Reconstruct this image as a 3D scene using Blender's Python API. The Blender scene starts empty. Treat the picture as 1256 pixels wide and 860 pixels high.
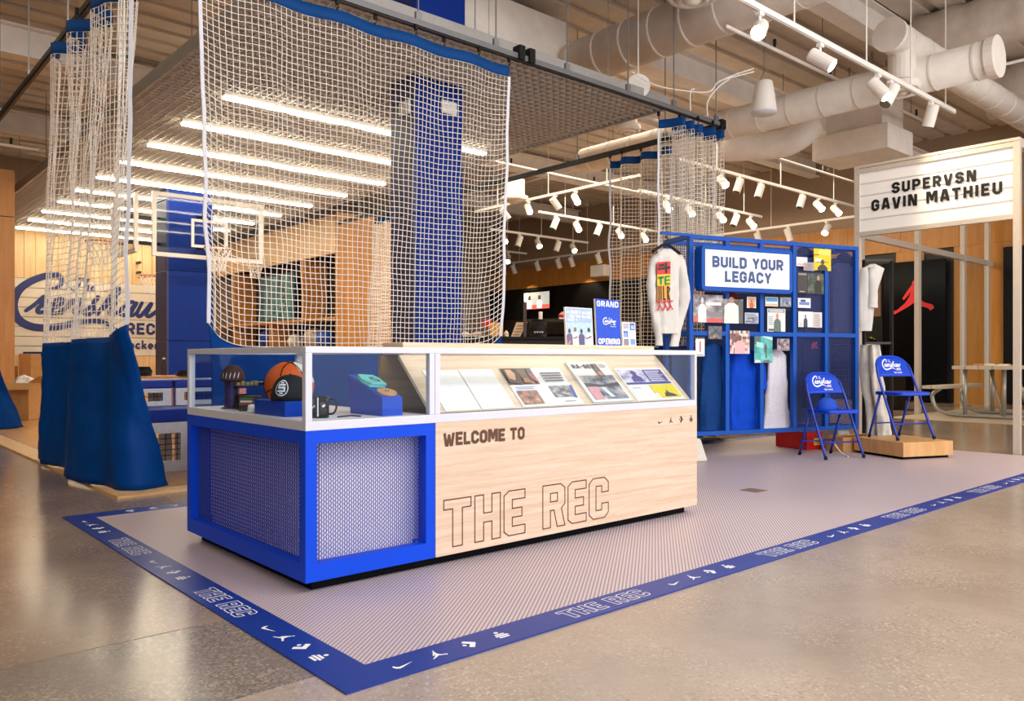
import bpy, bmesh, math, random
from mathutils import Vector, Matrix, noise as mnoise
random.seed(11)
S = bpy.context.scene
COL = S.collection
R_ = math.radians

# ---------------------------------------------------------------- camera
CAMH, FPX, HY, CX = 0.95, 980.0, 440.0, 628.0
YAW = math.atan2(0.6614, 0.75)
FX, FY = math.sin(YAW), math.cos(YAW)
RX, RY = math.cos(YAW), -math.sin(YAW)
cd = bpy.data.cameras.new('camera')
cam = bpy.data.objects.new('camera', cd)
COL.objects.link(cam)
cam.location = (0, 0, CAMH)
cam.rotation_euler = (math.pi/2, 0, -YAW)
cd.sensor_width = 36.0
cd.lens = FPX/1256*36
cd.shift_y = (HY-430)/1256
cd.clip_end = 200
S.camera = cam

# ---------------------------------------------------------------- light
def lin(c):
    if isinstance(c, str):
        c = c.lstrip('#')
        c = tuple(int(c[i:i+2], 16)/255 for i in (0, 2, 4))
    return tuple((x/12.92 if x <= .04045 else ((x+.055)/1.055)**2.4) for x in c[:3])
w = bpy.data.worlds.new('world'); S.world = w
w.use_nodes = True
bg = w.node_tree.nodes['Background']
bg.inputs[0].default_value = (1.0, .975, .965, 1)
bg.inputs[1].default_value = 1.4           # daylight through the open storefront
S.view_settings.view_transform = 'Standard'
S.view_settings.look = 'None'
S.view_settings.gamma = 1
S.view_settings.use_curve_mapping = False
S.view_settings.exposure = 0.88

def area(name, loc, rot, sx, sy, power, col):
    l = bpy.data.lights.new(name, 'AREA')
    l.shape = 'RECTANGLE'; l.size = sx; l.size_y = sy
    l.energy = power; l.color = col
    o = bpy.data.objects.new(name, l); COL.objects.link(o)
    o.location = loc; o.rotation_euler = rot
    return o
def spot(name, loc, target, power, col=(1, .78, .52), size=70, blend=.6, rad=.05):
    l = bpy.data.lights.new(name, 'SPOT')
    l.energy = power; l.color = col; l.spot_size = R_(size); l.spot_blend = blend
    l.shadow_soft_size = rad
    o = bpy.data.objects.new(name, l); COL.objects.link(o)
    o.location = loc
    d = Vector(target)-Vector(loc)
    o.rotation_euler = d.to_track_quat('-Z', 'Y').to_euler()
    return o
area('fill_light_front', (4.2, -1.6, 5.0), (R_(32), 0, 0), 8, 2.2, 235, (1, .97, .95))  # added fill lamp behind the camera, no fixture stands for it
area('fill_light_store', (13, 10.8, 4.75), (0, 0, 0), 6.5, 6.5, 340, (1, .82, .62))  # broad fill lamp added over the store besides its track spots
area('fill_light_left', (-3, 8, 5.2), (0, 0, 0), 5, 6, 110, (1, .76, .5))  # warm fill lamp added out of view on the left, no fixture

# ---------------------------------------------------------------- pixel -> world
def ray(px, py):
    r = (px-CX)/FPX
    return Vector((RX*r+FX, RY*r+FY, (HY-py)/FPX))
def G(px, py, z=0.0):
    d = ray(px, py); t = (z-CAMH)/d.z
    return Vector((0, 0, CAMH))+d*t
def atX(px, py, X):
    d = ray(px, py); return Vector((0, 0, CAMH))+d*(X/d.x)
def atY(px, py, Y):
    d = ray(px, py); return Vector((0, 0, CAMH))+d*(Y/d.y)
def atF(px, py, F):
    return Vector((0, 0, CAMH))+ray(px, py)*F
def onP(px, py, p, n):
    d = ray(px, py); c = Vector((0, 0, CAMH))
    return c+d*((Vector(p)-c).dot(n)/d.dot(n))

# ---------------------------------------------------------------- materials
MATS = {}
def nodes(name):
    m = bpy.data.materials.new(name); m.use_nodes = True
    nt = m.node_tree; b = nt.nodes['Principled BSDF']
    return m, nt, b
def M(name, col='#888888', rough=.5, metal=0, var=0.06, scale=30, bump=0, emit=None, es=0, coat=0, spec=None):
    """plain surface with a little procedural unevenness"""
    if name in MATS: return MATS[name]
    m, nt, b = nodes(name)
    c = lin(col)
    L = nt.links
    if var:
        tc = nt.nodes.new('ShaderNodeTexCoord')
        n = nt.nodes.new('ShaderNodeTexNoise'); n.inputs['Scale'].default_value = scale
        n.inputs['Detail'].default_value = 3
        L.new(tc.outputs['Object'], n.inputs['Vector'])
        r = nt.nodes.new('ShaderNodeValToRGB')
        r.color_ramp.elements[0].position = .3; r.color_ramp.elements[1].position = .7
        r.color_ramp.elements[0].color = (*[x*(1-var) for x in c], 1)
        r.color_ramp.elements[1].color = (*[min(1, x*(1+var)) for x in c], 1)
        L.new(n.outputs['Fac'], r.inputs[0]); L.new(r.outputs[0], b.inputs['Base Color'])
        if bump:
            bp = nt.nodes.new('ShaderNodeBump'); bp.inputs['Strength'].default_value = bump
            bp.inputs['Distance'].default_value = .01
            L.new(n.outputs['Fac'], bp.inputs['Height']); L.new(bp.outputs[0], b.inputs['Normal'])
    else:
        b.inputs['Base Color'].default_value = (*c, 1)
    b.inputs['Roughness'].default_value = rough
    b.inputs['Metallic'].default_value = metal
    if coat: b.inputs['Coat Weight'].default_value = coat
    if spec is not None: b.inputs['Specular IOR Level'].default_value = spec
    if emit:
        b.inputs['Emission Color'].default_value = (*lin(emit), 1)
        b.inputs['Emission Strength'].default_value = es
    MATS[name] = m
    return m
def wood(name, c1, c2, sx=(1, 14, 14), rough=.42, scale=1.6):
    if name in MATS: return MATS[name]
    m, nt, b = nodes(name); L = nt.links
    tc = nt.nodes.new('ShaderNodeTexCoord')
    mp = nt.nodes.new('ShaderNodeMapping'); mp.inputs['Scale'].default_value = sx
    L.new(tc.outputs['Object'], mp.inputs[0])
    n = nt.nodes.new('ShaderNodeTexNoise'); n.inputs['Scale'].default_value = scale
    n.inputs['Detail'].default_value = 6; n.inputs['Distortion'].default_value = .6
    L.new(mp.outputs[0], n.inputs['Vector'])
    n2 = nt.nodes.new('ShaderNodeTexNoise'); n2.inputs['Scale'].default_value = scale*7
    n2.inputs['Detail'].default_value = 3
    L.new(mp.outputs[0], n2.inputs['Vector'])
    ad = nt.nodes.new('ShaderNodeMix'); ad.inputs[0].default_value = .35
    L.new(n.outputs['Fac'], ad.inputs[2]); L.new(n2.outputs['Fac'], ad.inputs[3])
    r = nt.nodes.new('ShaderNodeValToRGB')
    r.color_ramp.elements[0].position = .36; r.color_ramp.elements[1].position = .64
    r.color_ramp.elements[0].color = (*lin(c1), 1); r.color_ramp.elements[1].color = (*lin(c2), 1)
    L.new(ad.outputs[0], r.inputs[0]); L.new(r.outputs[0], b.inputs['Base Color'])
    b.inputs['Roughness'].default_value = rough
    MATS[name] = m
    return m
def glass(name, tint='#ffffff', rmin=.0):
    if name in MATS: return MATS[name]
    m = bpy.data.materials.new(name); m.use_nodes = True
    nt = m.node_tree; nt.nodes.clear(); L = nt.links
    out = nt.nodes.new('ShaderNodeOutputMaterial')
    t = nt.nodes.new('ShaderNodeBsdfTransparent'); t.inputs[0].default_value = (*lin(tint), 1)
    g = nt.nodes.new('ShaderNodeBsdfGlossy'); g.inputs['Roughness'].default_value = .02
    lw = nt.nodes.new('ShaderNodeLayerWeight'); lw.inputs[0].default_value = .5
    pw = nt.nodes.new('ShaderNodeMath'); pw.operation = 'POWER'; pw.inputs[1].default_value = 5
    L.new(lw.outputs['Facing'], pw.inputs[0])
    ma = nt.nodes.new('ShaderNodeMath'); ma.operation = 'MULTIPLY_ADD'; ma.inputs[1].default_value = .5; ma.inputs[2].default_value = .013
    L.new(pw.outputs[0], ma.inputs[0])
    mx = nt.nodes.new('ShaderNodeMixShader')
    L.new(ma.outputs[0], mx.inputs[0]); L.new(t.outputs[0], mx.inputs[1]); L.new(g.outputs[0], mx.inputs[2])
    L.new(mx.outputs[0], out.inputs[0])
    MATS[name] = m
    return m
def ink():
    """flat print: colours come from the print's own face colours"""
    if 'print_ink' in MATS: return MATS['print_ink']
    m, nt, b = nodes('print_ink')
    a = nt.nodes.new('ShaderNodeVertexColor'); a.layer_name = 'Col'
    tc = nt.nodes.new('ShaderNodeTexCoord')
    n = nt.nodes.new('ShaderNodeTexNoise'); n.inputs['Scale'].default_value = 70; n.inputs['Detail'].default_value = 3
    nt.links.new(tc.outputs['Object'], n.inputs['Vector'])
    mr = nt.nodes.new('ShaderNodeMapRange'); mr.inputs[1].default_value = .3; mr.inputs[2].default_value = .7
    mr.inputs[3].default_value = .86; mr.inputs[4].default_value = 1.08
    nt.links.new(n.outputs['Fac'], mr.inputs[0])
    mx = nt.nodes.new('ShaderNodeMix'); mx.data_type = 'RGBA'; mx.blend_type = 'MULTIPLY'; mx.inputs[0].default_value = 1
    nt.links.new(a.outputs[0], mx.inputs[6]); nt.links.new(mr.outputs[0], mx.inputs[7])
    nt.links.new(mx.outputs[2], b.inputs['Base Color'])
    b.inputs['Roughness'].default_value = .45
    MATS['print_ink'] = m
    return m

# ---------------------------------------------------------------- mesh building
class MB:
    def __init__(s): s.v = []; s.f = []; s.c = []; s.col = None; s.layer = 0
    def _f(s, *idx): s.f.append(tuple(idx)); s.c.append(s.col)
    def quad(s, a, b, c, d):
        n = len(s.v); s.v += [Vector(a), Vector(b), Vector(c), Vector(d)]; s._f(n, n+1, n+2, n+3); return s
    def poly(s, pts):
        n = len(s.v); s.v += [Vector(p) for p in pts]; s._f(*range(n, n+len(pts))); return s
    def box(s, x0, x1, y0, y1, z0, z1, m=None):
        n = len(s.v)
        for z in (z0, z1):
            for x, y in ((x0, y0), (x1, y0), (x1, y1), (x0, y1)):
                p = Vector((x, y, z)); s.v.append(m @ p if m else p)
        for q in ((3, 2, 1, 0), (4, 5, 6, 7), (0, 1, 5, 4), (1, 2, 6, 5), (2, 3, 7, 6), (3, 0, 4, 7)):
            s._f(*[n+i for i in q])
        return s
    def bar(s, a, b, w, h, up=(0, 0, 1)):
        a, b = Vector(a), Vector(b); d = (b-a).normalized(); up = Vector(up)
        if abs(d.dot(up)) > .99: up = Vector((0, 1, 0))
        sd = d.cross(up).normalized(); u = sd.cross(d)
        n = len(s.v)
        for p in (a, b):
            for i, j in ((-1, -1), (1, -1), (1, 1), (-1, 1)):
                s.v.append(p+sd*(i*w/2)+u*(j*h/2))
        for q in ((3, 2, 1, 0), (4, 5, 6, 7), (0, 1, 5, 4), (1, 2, 6, 5), (2, 3, 7, 6), (3, 0, 4, 7)):
            s._f(*[n+i for i in q])
        return s
    def tube(s, pts, r, n=8, closed=False, cap=True, ref=None):
        pts = [Vector(p) for p in pts]; N = len(pts)
        rs = r if isinstance(r, (list, tuple)) else [r]*N
        base = len(s.v); u = Vector(ref) if ref else None
        for i, p in enumerate(pts):
            if closed: d = pts[(i+1) % N]-pts[i-1]
            else: d = pts[min(i+1, N-1)]-pts[max(i-1, 0)]
            if d.length < 1e-9: d = Vector((0, 0, 1))
            d.normalize()
            if u is None:
                u = Vector((0, 0, 1)) if abs(d.z) < .9 else Vector((1, 0, 0))
            u = (u-d*u.dot(d))
            if u.length < 1e-6: u = d.orthogonal()
            u.normalize(); w_ = d.cross(u)
            for k in range(n):
                a = 2*math.pi*k/n
                s.v.append(p+(u*math.cos(a)+w_*math.sin(a))*rs[i])
        M_ = N if closed else N-1
        for i in range(M_):
            j = (i+1) % N
            for k in range(n):
                k2 = (k+1) % n
                s._f(base+i*n+k, base+i*n+k2, base+j*n+k2, base+j*n+k)
        if cap and not closed:
            s._f(*[base+k for k in reversed(range(n))])
            s._f(*[base+(N-1)*n+k for k in range(n)])
        return s
    def lathe(s, prof, n=20, m=None, a0=0, a1=2*math.pi):
        base = len(s.v); full = abs(a1-a0-2*math.pi) < 1e-6
        cols = n if full else n+1
        for r, z in prof:
            for k in range(cols):
                a = a0+(a1-a0)*k/n
                p = Vector((r*math.cos(a), r*math.sin(a), z)); s.v.append(m @ p if m else p)
        for i in range(len(prof)-1):
            for k in range(n):
                k2 = (k+1) % cols
                s._f(base+i*cols+k, base+i*cols+k2, base+(i+1)*cols+k2, base+(i+1)*cols+k)
        return s
    def prism(s, pts, fn, d):
        """extrude a 2D outline: fn(u,v,w) -> 3D, w from 0 to d"""
        n = len(pts); b = len(s.v)
        for w_ in (0, d):
            for p in pts: s.v.append(Vector(fn(p[0], p[1], w_)))
        s._f(*[b+i for i in reversed(range(n))]); s._f(*[b+n+i for i in range(n)])
        for i in range(n):
            j = (i+1) % n; s._f(b+i, b+j, b+n+j, b+n+i)
        return s
    def grid(s, nu, nv, fn, closed=False):
        b = len(s.v)
        for j in range(nv+1):
            for i in range(nu+1): s.v.append(Vector(fn(i/nu, j/nv)))
        for j in range(nv):
            for i in range(nu):
                a = b+j*(nu+1)+i; s._f(a, a+1, a+nu+2, a+nu+1)
        return s
    def ribbon(s, pts, t, fn, closed=False):
        """flat stroke of width t (number or list) along a 2D polyline, mitred, mapped by fn(u,v)"""
        P = [Vector((p[0], p[1])) for p in pts]; N = len(P)
        if N < 2: return s
        T = t if isinstance(t, (list, tuple)) else [t]*N
        b = len(s.v)
        for i in range(N):
            if closed: d0 = P[i]-P[i-1]; d1 = P[(i+1) % N]-P[i]
            else:
                d0 = P[i]-P[i-1] if i else P[1]-P[0]
                d1 = P[i+1]-P[i] if i < N-1 else P[-1]-P[-2]
            d0 = d0.normalized(); d1 = d1.normalized()
            n0 = Vector((-d0.y, d0.x)); n1 = Vector((-d1.y, d1.x))
            mt = n0+n1
            if mt.length < .2: mt = n0
            mt.normalize(); k = min(2.2, 1/max(.3, mt.dot(n0)))
            for sg in (1, -1):
                q = P[i]+mt*(sg*T[i]/2*k); s.v.append(Vector(fn(q.x, q.y)))
        for i in range(N if closed else N-1):
            j = (i+1) % N
            s._f(b+2*i, b+2*i+1, b+2*j+1, b+2*j)
        # successive strokes sit a hair above one another so that they never share a plane
        q0, q1, q2 = Vector(fn(0, 0)), Vector(fn(.001, 0)), Vector(fn(0, .001))
        nn = (q1-q0).cross(q2-q0)
        if nn.length > 0:
            nn.normalize()
            for i in range(b, len(s.v)): s.v[i] = s.v[i]+nn*(6e-5*(s.layer % 9))
            s.layer += 1
        return s
    def strokes(s, pts, t, fn, closed=False, lay=6e-5, rnd=False):
        """heavy lettering: every segment its own quad with mitred overlap, each on its own thin layer"""
        P = [Vector((p[0], p[1])) for p in pts]; N = len(P)
        T = t if isinstance(t, (list, tuple)) else [t]*N
        q0, q1, q2 = Vector(fn(0, 0)), Vector(fn(.001, 0)), Vector(fn(0, .001))
        nn = (q1-q0).cross(q2-q0); nn.normalize()
        def put(poly):
            o = nn*(lay*(s.layer % 48)); s.layer += 1
            s.poly([Vector(fn(a.x, a.y))+o for a in poly])
        segs = [(i, (i+1) % N) for i in range(N if closed else N-1)]
        def ext(i, j, k):
            if i is None: return 0
            a = (P[j]-P[i]).normalized(); b = (P[k]-P[j]).normalized()
            h = max(-1, min(1, a.dot(b))); th = math.acos(h)
            return T[j]/2*min(math.tan(min(th, 2.4)/2), 1.0)
        for (i, j) in segs:
            d = P[j]-P[i]
            if d.length < 1e-9: continue
            d.normalize(); n_ = Vector((-d.y, d.x))
            pi = i-1 if (i > 0 or closed) else None; nj = (j+1) % N if (j < N-1 or closed) else None
            e0 = 0 if rnd or pi is None else ext(pi, i, j)
            e1 = 0 if rnd or nj is None else ext(i, j, nj)
            a, b = P[i]-d*e0, P[j]+d*e1
            put([a+n_*T[i]/2, a-n_*T[i]/2, b-n_*T[j]/2, b+n_*T[j]/2])
        if rnd:
            for i in range(N):
                put([P[i]+Vector((math.cos(k*math.pi/4+.4), math.sin(k*math.pi/4+.4)))*(T[i]/2*1.02) for k in range(8)])
        return s
    def mesh(s, name, off=Vector((0, 0, 0))):
        me = bpy.data.meshes.new(name)
        me.from_pydata([tuple(p-off) for p in s.v], [], s.f)
        if any(c is not None for c in s.c):
            ca = me.color_attributes.new('Col', 'FLOAT_COLOR', 'CORNER')
            dat = []
            for pl, c in zip(me.polygons, s.c):
                c = lin(c) if c is not None else (.5, .5, .5)
                for _ in range(pl.loop_total): dat += [c[0], c[1], c[2], 1.0]
            ca.data.foreach_set('color', dat)
        me.update()
        return me
    def build(s, name, mat, parent=None, smooth=False, bevel=0, solid=0, local=False, label=None, cat=None, group=None, kind=None, sub=0):
        off = Vector((0, 0, 0))
        if parent is None:
            xs = [p.x for p in s.v]; ys = [p.y for p in s.v]; zs = [p.z for p in s.v]
            off = Vector(((min(xs)+max(xs))/2, (min(ys)+max(ys))/2, min(zs)))
        me = s.mesh(name, off)
        if isinstance(mat, str): mat = MATS[mat]
        me.materials.append(mat)
        if smooth: me.polygons.foreach_set('use_smooth', [True]*len(me.polygons))
        o = bpy.data.objects.new(name, me); COL.objects.link(o)
        o.location = off
        if parent is not None:
            o.parent = parent
            if not local: o.matrix_parent_inverse = wmat(parent).inverted()
        if bevel:
            md = o.modifiers.new('bevel', 'BEVEL'); md.width = bevel; md.segments = 2; md.limit_method = 'ANGLE'
        if solid:
            md = o.modifiers.new('solid', 'SOLIDIFY'); md.thickness = solid; md.offset = 0
        if sub:
            md = o.modifiers.new('sub', 'SUBSURF'); md.levels = sub; md.render_levels = sub
        tag(o, label, cat, group, kind)
        return o
def wmat(o):
    m = o.matrix_basis.copy()
    if o.parent: m = wmat(o.parent) @ o.matrix_parent_inverse @ m
    return m
def tag(o, label=None, cat=None, group=None, kind=None):
    if label: o['label'] = label
    if cat: o['category'] = cat
    if group: o['group'] = group
    if kind: o['kind'] = kind
    return o
def thing(name, label, cat, loc=(0, 0, 0), rz=0, group=None, kind=None):
    o = bpy.data.objects.new(name, None); COL.objects.link(o)
    o.empty_display_size = .1
    o.location = loc; o.rotation_euler = (0, 0, rz)
    return tag(o, label, cat, group, kind)
def inst(src, parent, loc, rot=(0, 0, 0), scale=(1, 1, 1)):
    c = src.copy(); COL.objects.link(c); c.parent = parent
    c.matrix_parent_inverse = Matrix()
    c.location = loc; c.rotation_euler = rot; c.scale = scale
    return c
def copy_tree(o, parent=None):
    c = o.copy(); COL.objects.link(c); c.parent = parent
    for ch in [x for x in o.children]: copy_tree(ch, c)
    return c
def shared(name, me, parent, loc, rot=(0, 0, 0), scale=(1, 1, 1), kind=None):
    """a piece that shares mesh data; loc is local to the parent"""
    o = bpy.data.objects.new(name, me); COL.objects.link(o)
    if parent is not None: o.parent = parent
    o.location = loc; o.rotation_euler = rot; o.scale = scale
    if kind: o['kind'] = kind
    return o
def meshof(mb, name, mat, smooth=False):
    me = mb.mesh(name); me.materials.append(MATS[mat] if isinstance(mat, str) else mat)
    if smooth: me.polygons.foreach_set('use_smooth', [True]*len(me.polygons))
    return me
def smooth_line(pts, n=6, closed=False):
    P = [Vector(p) for p in pts]; N = len(P); out = []
    rng = range(N) if closed else range(N-1)
    for i in rng:
        if closed: a, b, c, d = P[i-1], P[i], P[(i+1) % N], P[(i+2) % N]
        else: a, b, c, d = P[max(i-1, 0)], P[i], P[i+1], P[min(i+2, N-1)]
        for k in range(n):
            t = k/n
            out.append(.5*((2*b)+(c-a)*t+(2*a-5*b+4*c-d)*t*t+(3*b-3*c+d-a)*t**3))
    if not closed: out.append(P[-1])
    return out
def plane_fn(o, u, v, off=0.0):
    o, u, v = Vector(o), Vector(u).normalized(), Vector(v).normalized()
    n = u.cross(v).normalized()
    return lambda a, b, c=0: o+u*a+v*b+n*(off+c)

# ---------------------------------------------------------------- lettering
l_, r_, b_, t_, m_ = .09, .51, .09, .91, .5
c_ = .13
GW = .6
def _o(): return [(l_, b_+c_), (l_, t_-c_), (l_+c_, t_), (r_-c_, t_), (r_, t_-c_), (r_, b_+c_), (r_-c_, b_), (l_+c_, b_)]
GL = {
 'A': (.64, [([(.08, 0), (.25, .95), (.39, .95), (.56, 0)], 0), ([(.15, .28), (.49, .28)], 0)]),
 'B': (GW, [([(l_, b_), (l_, t_), (r_-c_, t_), (r_, t_-c_), (r_, m_+c_), (r_-.09, m_), (r_, m_-c_), (r_, b_+c_), (r_-c_, b_)], 1), ([(l_, m_), (r_-.09, m_)], 0)]),
 'C': (GW, [([(r_, .64), (r_, t_-c_), (r_-c_, t_), (l_+c_, t_), (l_, t_-c_), (l_, b_+c_), (l_+c_, b_), (r_-c_, b_), (r_, b_+c_), (r_, .36)], 0)]),
 'D': (GW, [([(l_, b_), (l_, t_), (r_-c_, t_), (r_, t_-c_), (r_, b_+c_), (r_-c_, b_)], 1)]),
 'E': (.54, [([(.54, t_), (l_, t_), (l_, b_), (.54, b_)], 0), ([(l_, m_), (.48, m_)], 0)]),
 'F': (.54, [([(.54, t_), (l_, t_), (l_, 0)], 0), ([(l_, m_), (.48, m_)], 0)]),
 'G': (GW, [([(r_, .66), (r_, t_-c_), (r_-c_, t_), (l_+c_, t_), (l_, t_-c_), (l_, b_+c_), (l_+c_, b_), (r_-c_, b_), (r_, b_+c_), (r_, .48), (.3, .48)], 0)]),
 'H': (GW, [([(l_, 0), (l_, 1)], 0), ([(r_, 0), (r_, 1)], 0), ([(l_, m_), (r_, m_)], 0)]),
 'I': (.18, [([(.09, 0), (.09, 1)], 0)]),
 'K': (.62, [([(l_, 0), (l_, 1)], 0), ([(l_, .45), (.5, 1)], 0), ([(.25, .6), (.53, 0)], 0)]),
 'L': (.52, [([(l_, 1), (l_, b_), (.52, b_)], 0)]),
 'M': (.78, [([(l_, 0), (l_, .93), (.2, .93), (.39, .35), (.58, .93), (.69, .93), (.69, 0)], 0)]),
 'N': (.64, [([(l_, 0), (l_, .93), (.19, .93), (.45, .07), (.55, .07), (.55, 1)], 0)]),
 'O': (GW, [(_o(), 1)]),
 'P': (GW, [([(l_, 0), (l_, t_), (r_-c_, t_), (r_, t_-c_), (r_, .42+c_), (r_-c_, .42), (l_, .42)], 0)]),
 'R': (GW, [([(l_, 0), (l_, t_), (r_-c_, t_), (r_, t_-c_), (r_, .44+c_), (r_-c_, .44), (l_, .44)], 0), ([(.3, .44), (.52, 0)], 0)]),
 'S': (GW, [([(r_, .68), (r_, t_-c_), (r_-c_, t_), (l_+c_, t_), (l_, t_-c_), (l_, m_+c_), (l_+c_, m_), (r_-c_, m_), (r_, m_-c_), (r_, b_+c_), (r_-c_, b_), (l_+c_, b_), (l_, b_+c_), (l_, .32)], 0)]),
 'T': (.58, [([(0, t_), (.58, t_)], 0), ([(.29, t_), (.29, 0)], 0)]),
 'U': (GW, [([(l_, 1), (l_, b_+c_), (l_+c_, b_), (r_-c_, b_), (r_, b_+c_), (r_, 1)], 0)]),
 'V': (.62, [([(.08, 1), (.25, .05), (.37, .05), (.54, 1)], 0)]),
 'W': (.86, [([(.08, 1), (.21, .05), (.3, .05), (.43, .75), (.56, .05), (.65, .05), (.78, 1)], 0)]),
 'Y': (.62, [([(.08, 1), (.31, .45), (.54, 1)], 0), ([(.31, .5), (.31, 0)], 0)]),
 '-': (.4, [([(.05, .5), (.35, .5)], 0)]),
 '.': (.2, [([(.1, 0), (.1, .18)], 0)]),
 '4': (.62, [([(.4, 0), (.4, .92), (.08, .35), (.6, .35)], 0)]),
 ' ': (.3, []),
 'f': (.34, [([(.36, .9), (.2, .9), (.13, .8), (.13, 0)], 0), ([(0, .58), (.32, .58)], 0)]),
 'o': (.5, [([(.09, .2), (.09, .45), (.2, .58), (.33, .58), (.44, .45), (.44, .2), (.33, .08), (.2, .08)], 1)]),
 't': (.34, [([(.13, .85), (.13, .12), (.2, .08), (.32, .08)], 0), ([(0, .58), (.32, .58)], 0)]),
 'l': (.2, [([(.1, 0), (.1, 1)], 0)]),
 'c': (.46, [([(.42, .5), (.33, .58), (.2, .58), (.09, .45), (.09, .2), (.2, .08), (.33, .08), (.42, .16)], 0)]),
 'k': (.48, [([(.09, 0), (.09, 1)], 0), ([(.09, .25), (.42, .62)], 0), ([(.22, .38), (.43, 0)], 0)]),
 'e': (.5, [([(.1, .32), (.43, .32), (.43, .46), (.33, .58), (.2, .58), (.09, .45), (.09, .2), (.2, .08), (.4, .08)], 0)]),
 'r': (.34, [([(.09, 0), (.09, .62)], 0), ([(.09, .4), (.2, .56), (.33, .56)], 0)]),
}
def text_w(tx, h, sp=.1):
    return sum(GL[c][0]*h+sp*h for c in tx)-sp*h
def text(mb, tx, h, fn, u0=0, v0=0, sp=.1, th=.18, align='l', sx=1.0):
    if align == 'c': u0 -= text_w(tx, h, sp)*sx/2
    for ch in tx:
        wd, strokes = GL[ch]
        for pts, cl in strokes:
            mb.strokes([(u0+x*h*sx, v0+y*h) for x, y in pts], th*h, fn, bool(cl))
        u0 += (wd+sp)*h*sx
    return mb
# outline letters for THE REC
OUT = {
 'T': (.62, [[(0, 1), (.62, 1), (.62, .8), (.42, .8), (.42, 0), (.2, 0), (.2, .8), (0, .8)]]),
 'H': (.62, [[(0, 0), (0, 1), (.21, 1), (.21, .6), (.41, .6), (.41, 1), (.62, 1), (.62, 0), (.41, 0), (.41, .4), (.21, .4), (.21, 0)]]),
 'E': (.54, [[(.12, 0), (0, .1), (0, .9), (.12, 1), (.54, 1), (.54, .8), (.21, .8), (.21, .6), (.46, .6), (.46, .4), (.21, .4), (.21, .2), (.54, .2), (.54, 0)]]),
 'R': (.62, [[(0, 0), (0, 1), (.5, 1), (.62, .9), (.62, .52), (.52, .42), (.62, 0), (.4, 0), (.31, .4), (.21, .4), (.21, 0)], [(.21, .6), (.21, .8), (.41, .8), (.41, .6)]]),
 'C': (.6, [[(.6, .64), (.6, .88), (.48, 1), (.12, 1), (0, .88), (0, .12), (.12, 0), (.48, 0), (.6, .12), (.6, .36), (.39, .36), (.39, .2), (.21, .2), (.21, .8), (.39, .8), (.39, .64)]]),
 ' ': (.3, []),
}
def outline_text(mb, tx, h, fn, u0=0, v0=0, sp=.1, th=.03, sx=1.0):
    for ch in tx:
        wd, ps = OUT[ch]
        for p in ps: mb.ribbon([(u0+x*h*sx, v0+y*h) for x, y in p], th*h, fn, True)
        u0 += (wd+sp)*h*sx
    return u0
# script logo, drawn in a box 1.0 wide, about .55 high
def script(mb, fn, W, extra=True):
    k = W/1090.0
    def st(pts, th):
        P = smooth_line([Vector((x, y, 0)) for x, y in pts], 7)
        N = len(P)
        T = [(th[0]+(th[1]-th[0])*math.sin(math.pi*i/(N-1))**.6)*k for i in range(N)]
        mb.strokes([((p.x-95)*k, (770-p.y)*k) for p in P], T, fn, lay=max(1.5e-5, W*3e-5), rnd=True)
    st([(345, 300), (405, 285), (438, 235), (405, 192), (330, 200), (225, 250), (150, 315), (112, 400), (112, 480), (150, 555), (230, 598), (330, 605), (440, 588), (540, 556), (650, 540), (740, 552), (810, 590), (878, 652)], (6, 60))
    def letter(x0, wd, pts, th=(26, 34)):
        # slanted letters, base line y=490, x-height 120
        q = []
        for x, y in pts: q.append((x0+x*wd+y*48, 490-y*118))
        st(q, th)
    letter(185, 135, [(0, .1), (.3, .55), (.55, 1.05), (.45, .7), (.8, .75), (.55, .3), (.65, .02), (1, .12)])
    letter(318, 115, [(0, .1), (.6, .5), (.75, .85), (.45, .95), (.2, .55), (.3, .08), (.7, .02), (1.05, .25)])
    letter(430, 130, [(0, 0), (.25, .95)]); letter(430, 130, [(.1, .3), (.5, .95), (.75, .85), (.65, .25), (.8, .02), (1.05, .2)])
    letter(570, 110, [(0, .1), (.45, .6), (.6, 1.2), (.5, .8), (.75, .35), (.5, 0), (.1, .08)])
    letter(680, 150, [(0, .1), (.45, .9), (.62, 1.75), (.42, 1.7), (.15, .6), (.05, 0)]); letter(680, 150, [(.1, .3), (.45, .9), (.68, .85), (.6, .25), (.75, .02), (1.0, .2)])
    letter(840, 135, [(.75, .8), (.45, .98), (.1, .6), (.15, .1), (.5, .1), (.75, .9), (.68, .2), (.8, .02), (1.05, .25)])
    letter(985, 165, [(0, .95), (-.02, .2), (.2, .02), (.45, .9), (.42, .2), (.62, .02), (.9, .5), (.85, .95), (1.05, .8)])
    st([(490, 285), (530, 300), (575, 225)], (8, 14)); st([(520, 215), (580, 205), (640, 210)], (8, 14))
    st([(590, 300), (625, 205)], (8, 12)); st([(600, 270), (625, 255), (618, 300)], (8, 12)); st([(640, 280), (660, 265), (640, 300), (668, 298)], (8, 12))
    if extra:
        f2 = lambda u, v: fn(u, v)
        text(mb, 'REC', 92*k, f2, (905-95)*k, (770-642)*k, th=.24, sx=1.25, sp=.12)
        text(mb, 'foot locker', 74*k, f2, (680-95)*k, (770-765)*k, th=.2, sp=.14, sx=1.1)
SWOOSH = [(0, .42), (.06, .2), (.2, .1), (.42, .2), (1, .5), (.42, .34), (.24, .3), (.14, .38), (.12, .5), (.06, .58)]
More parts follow.
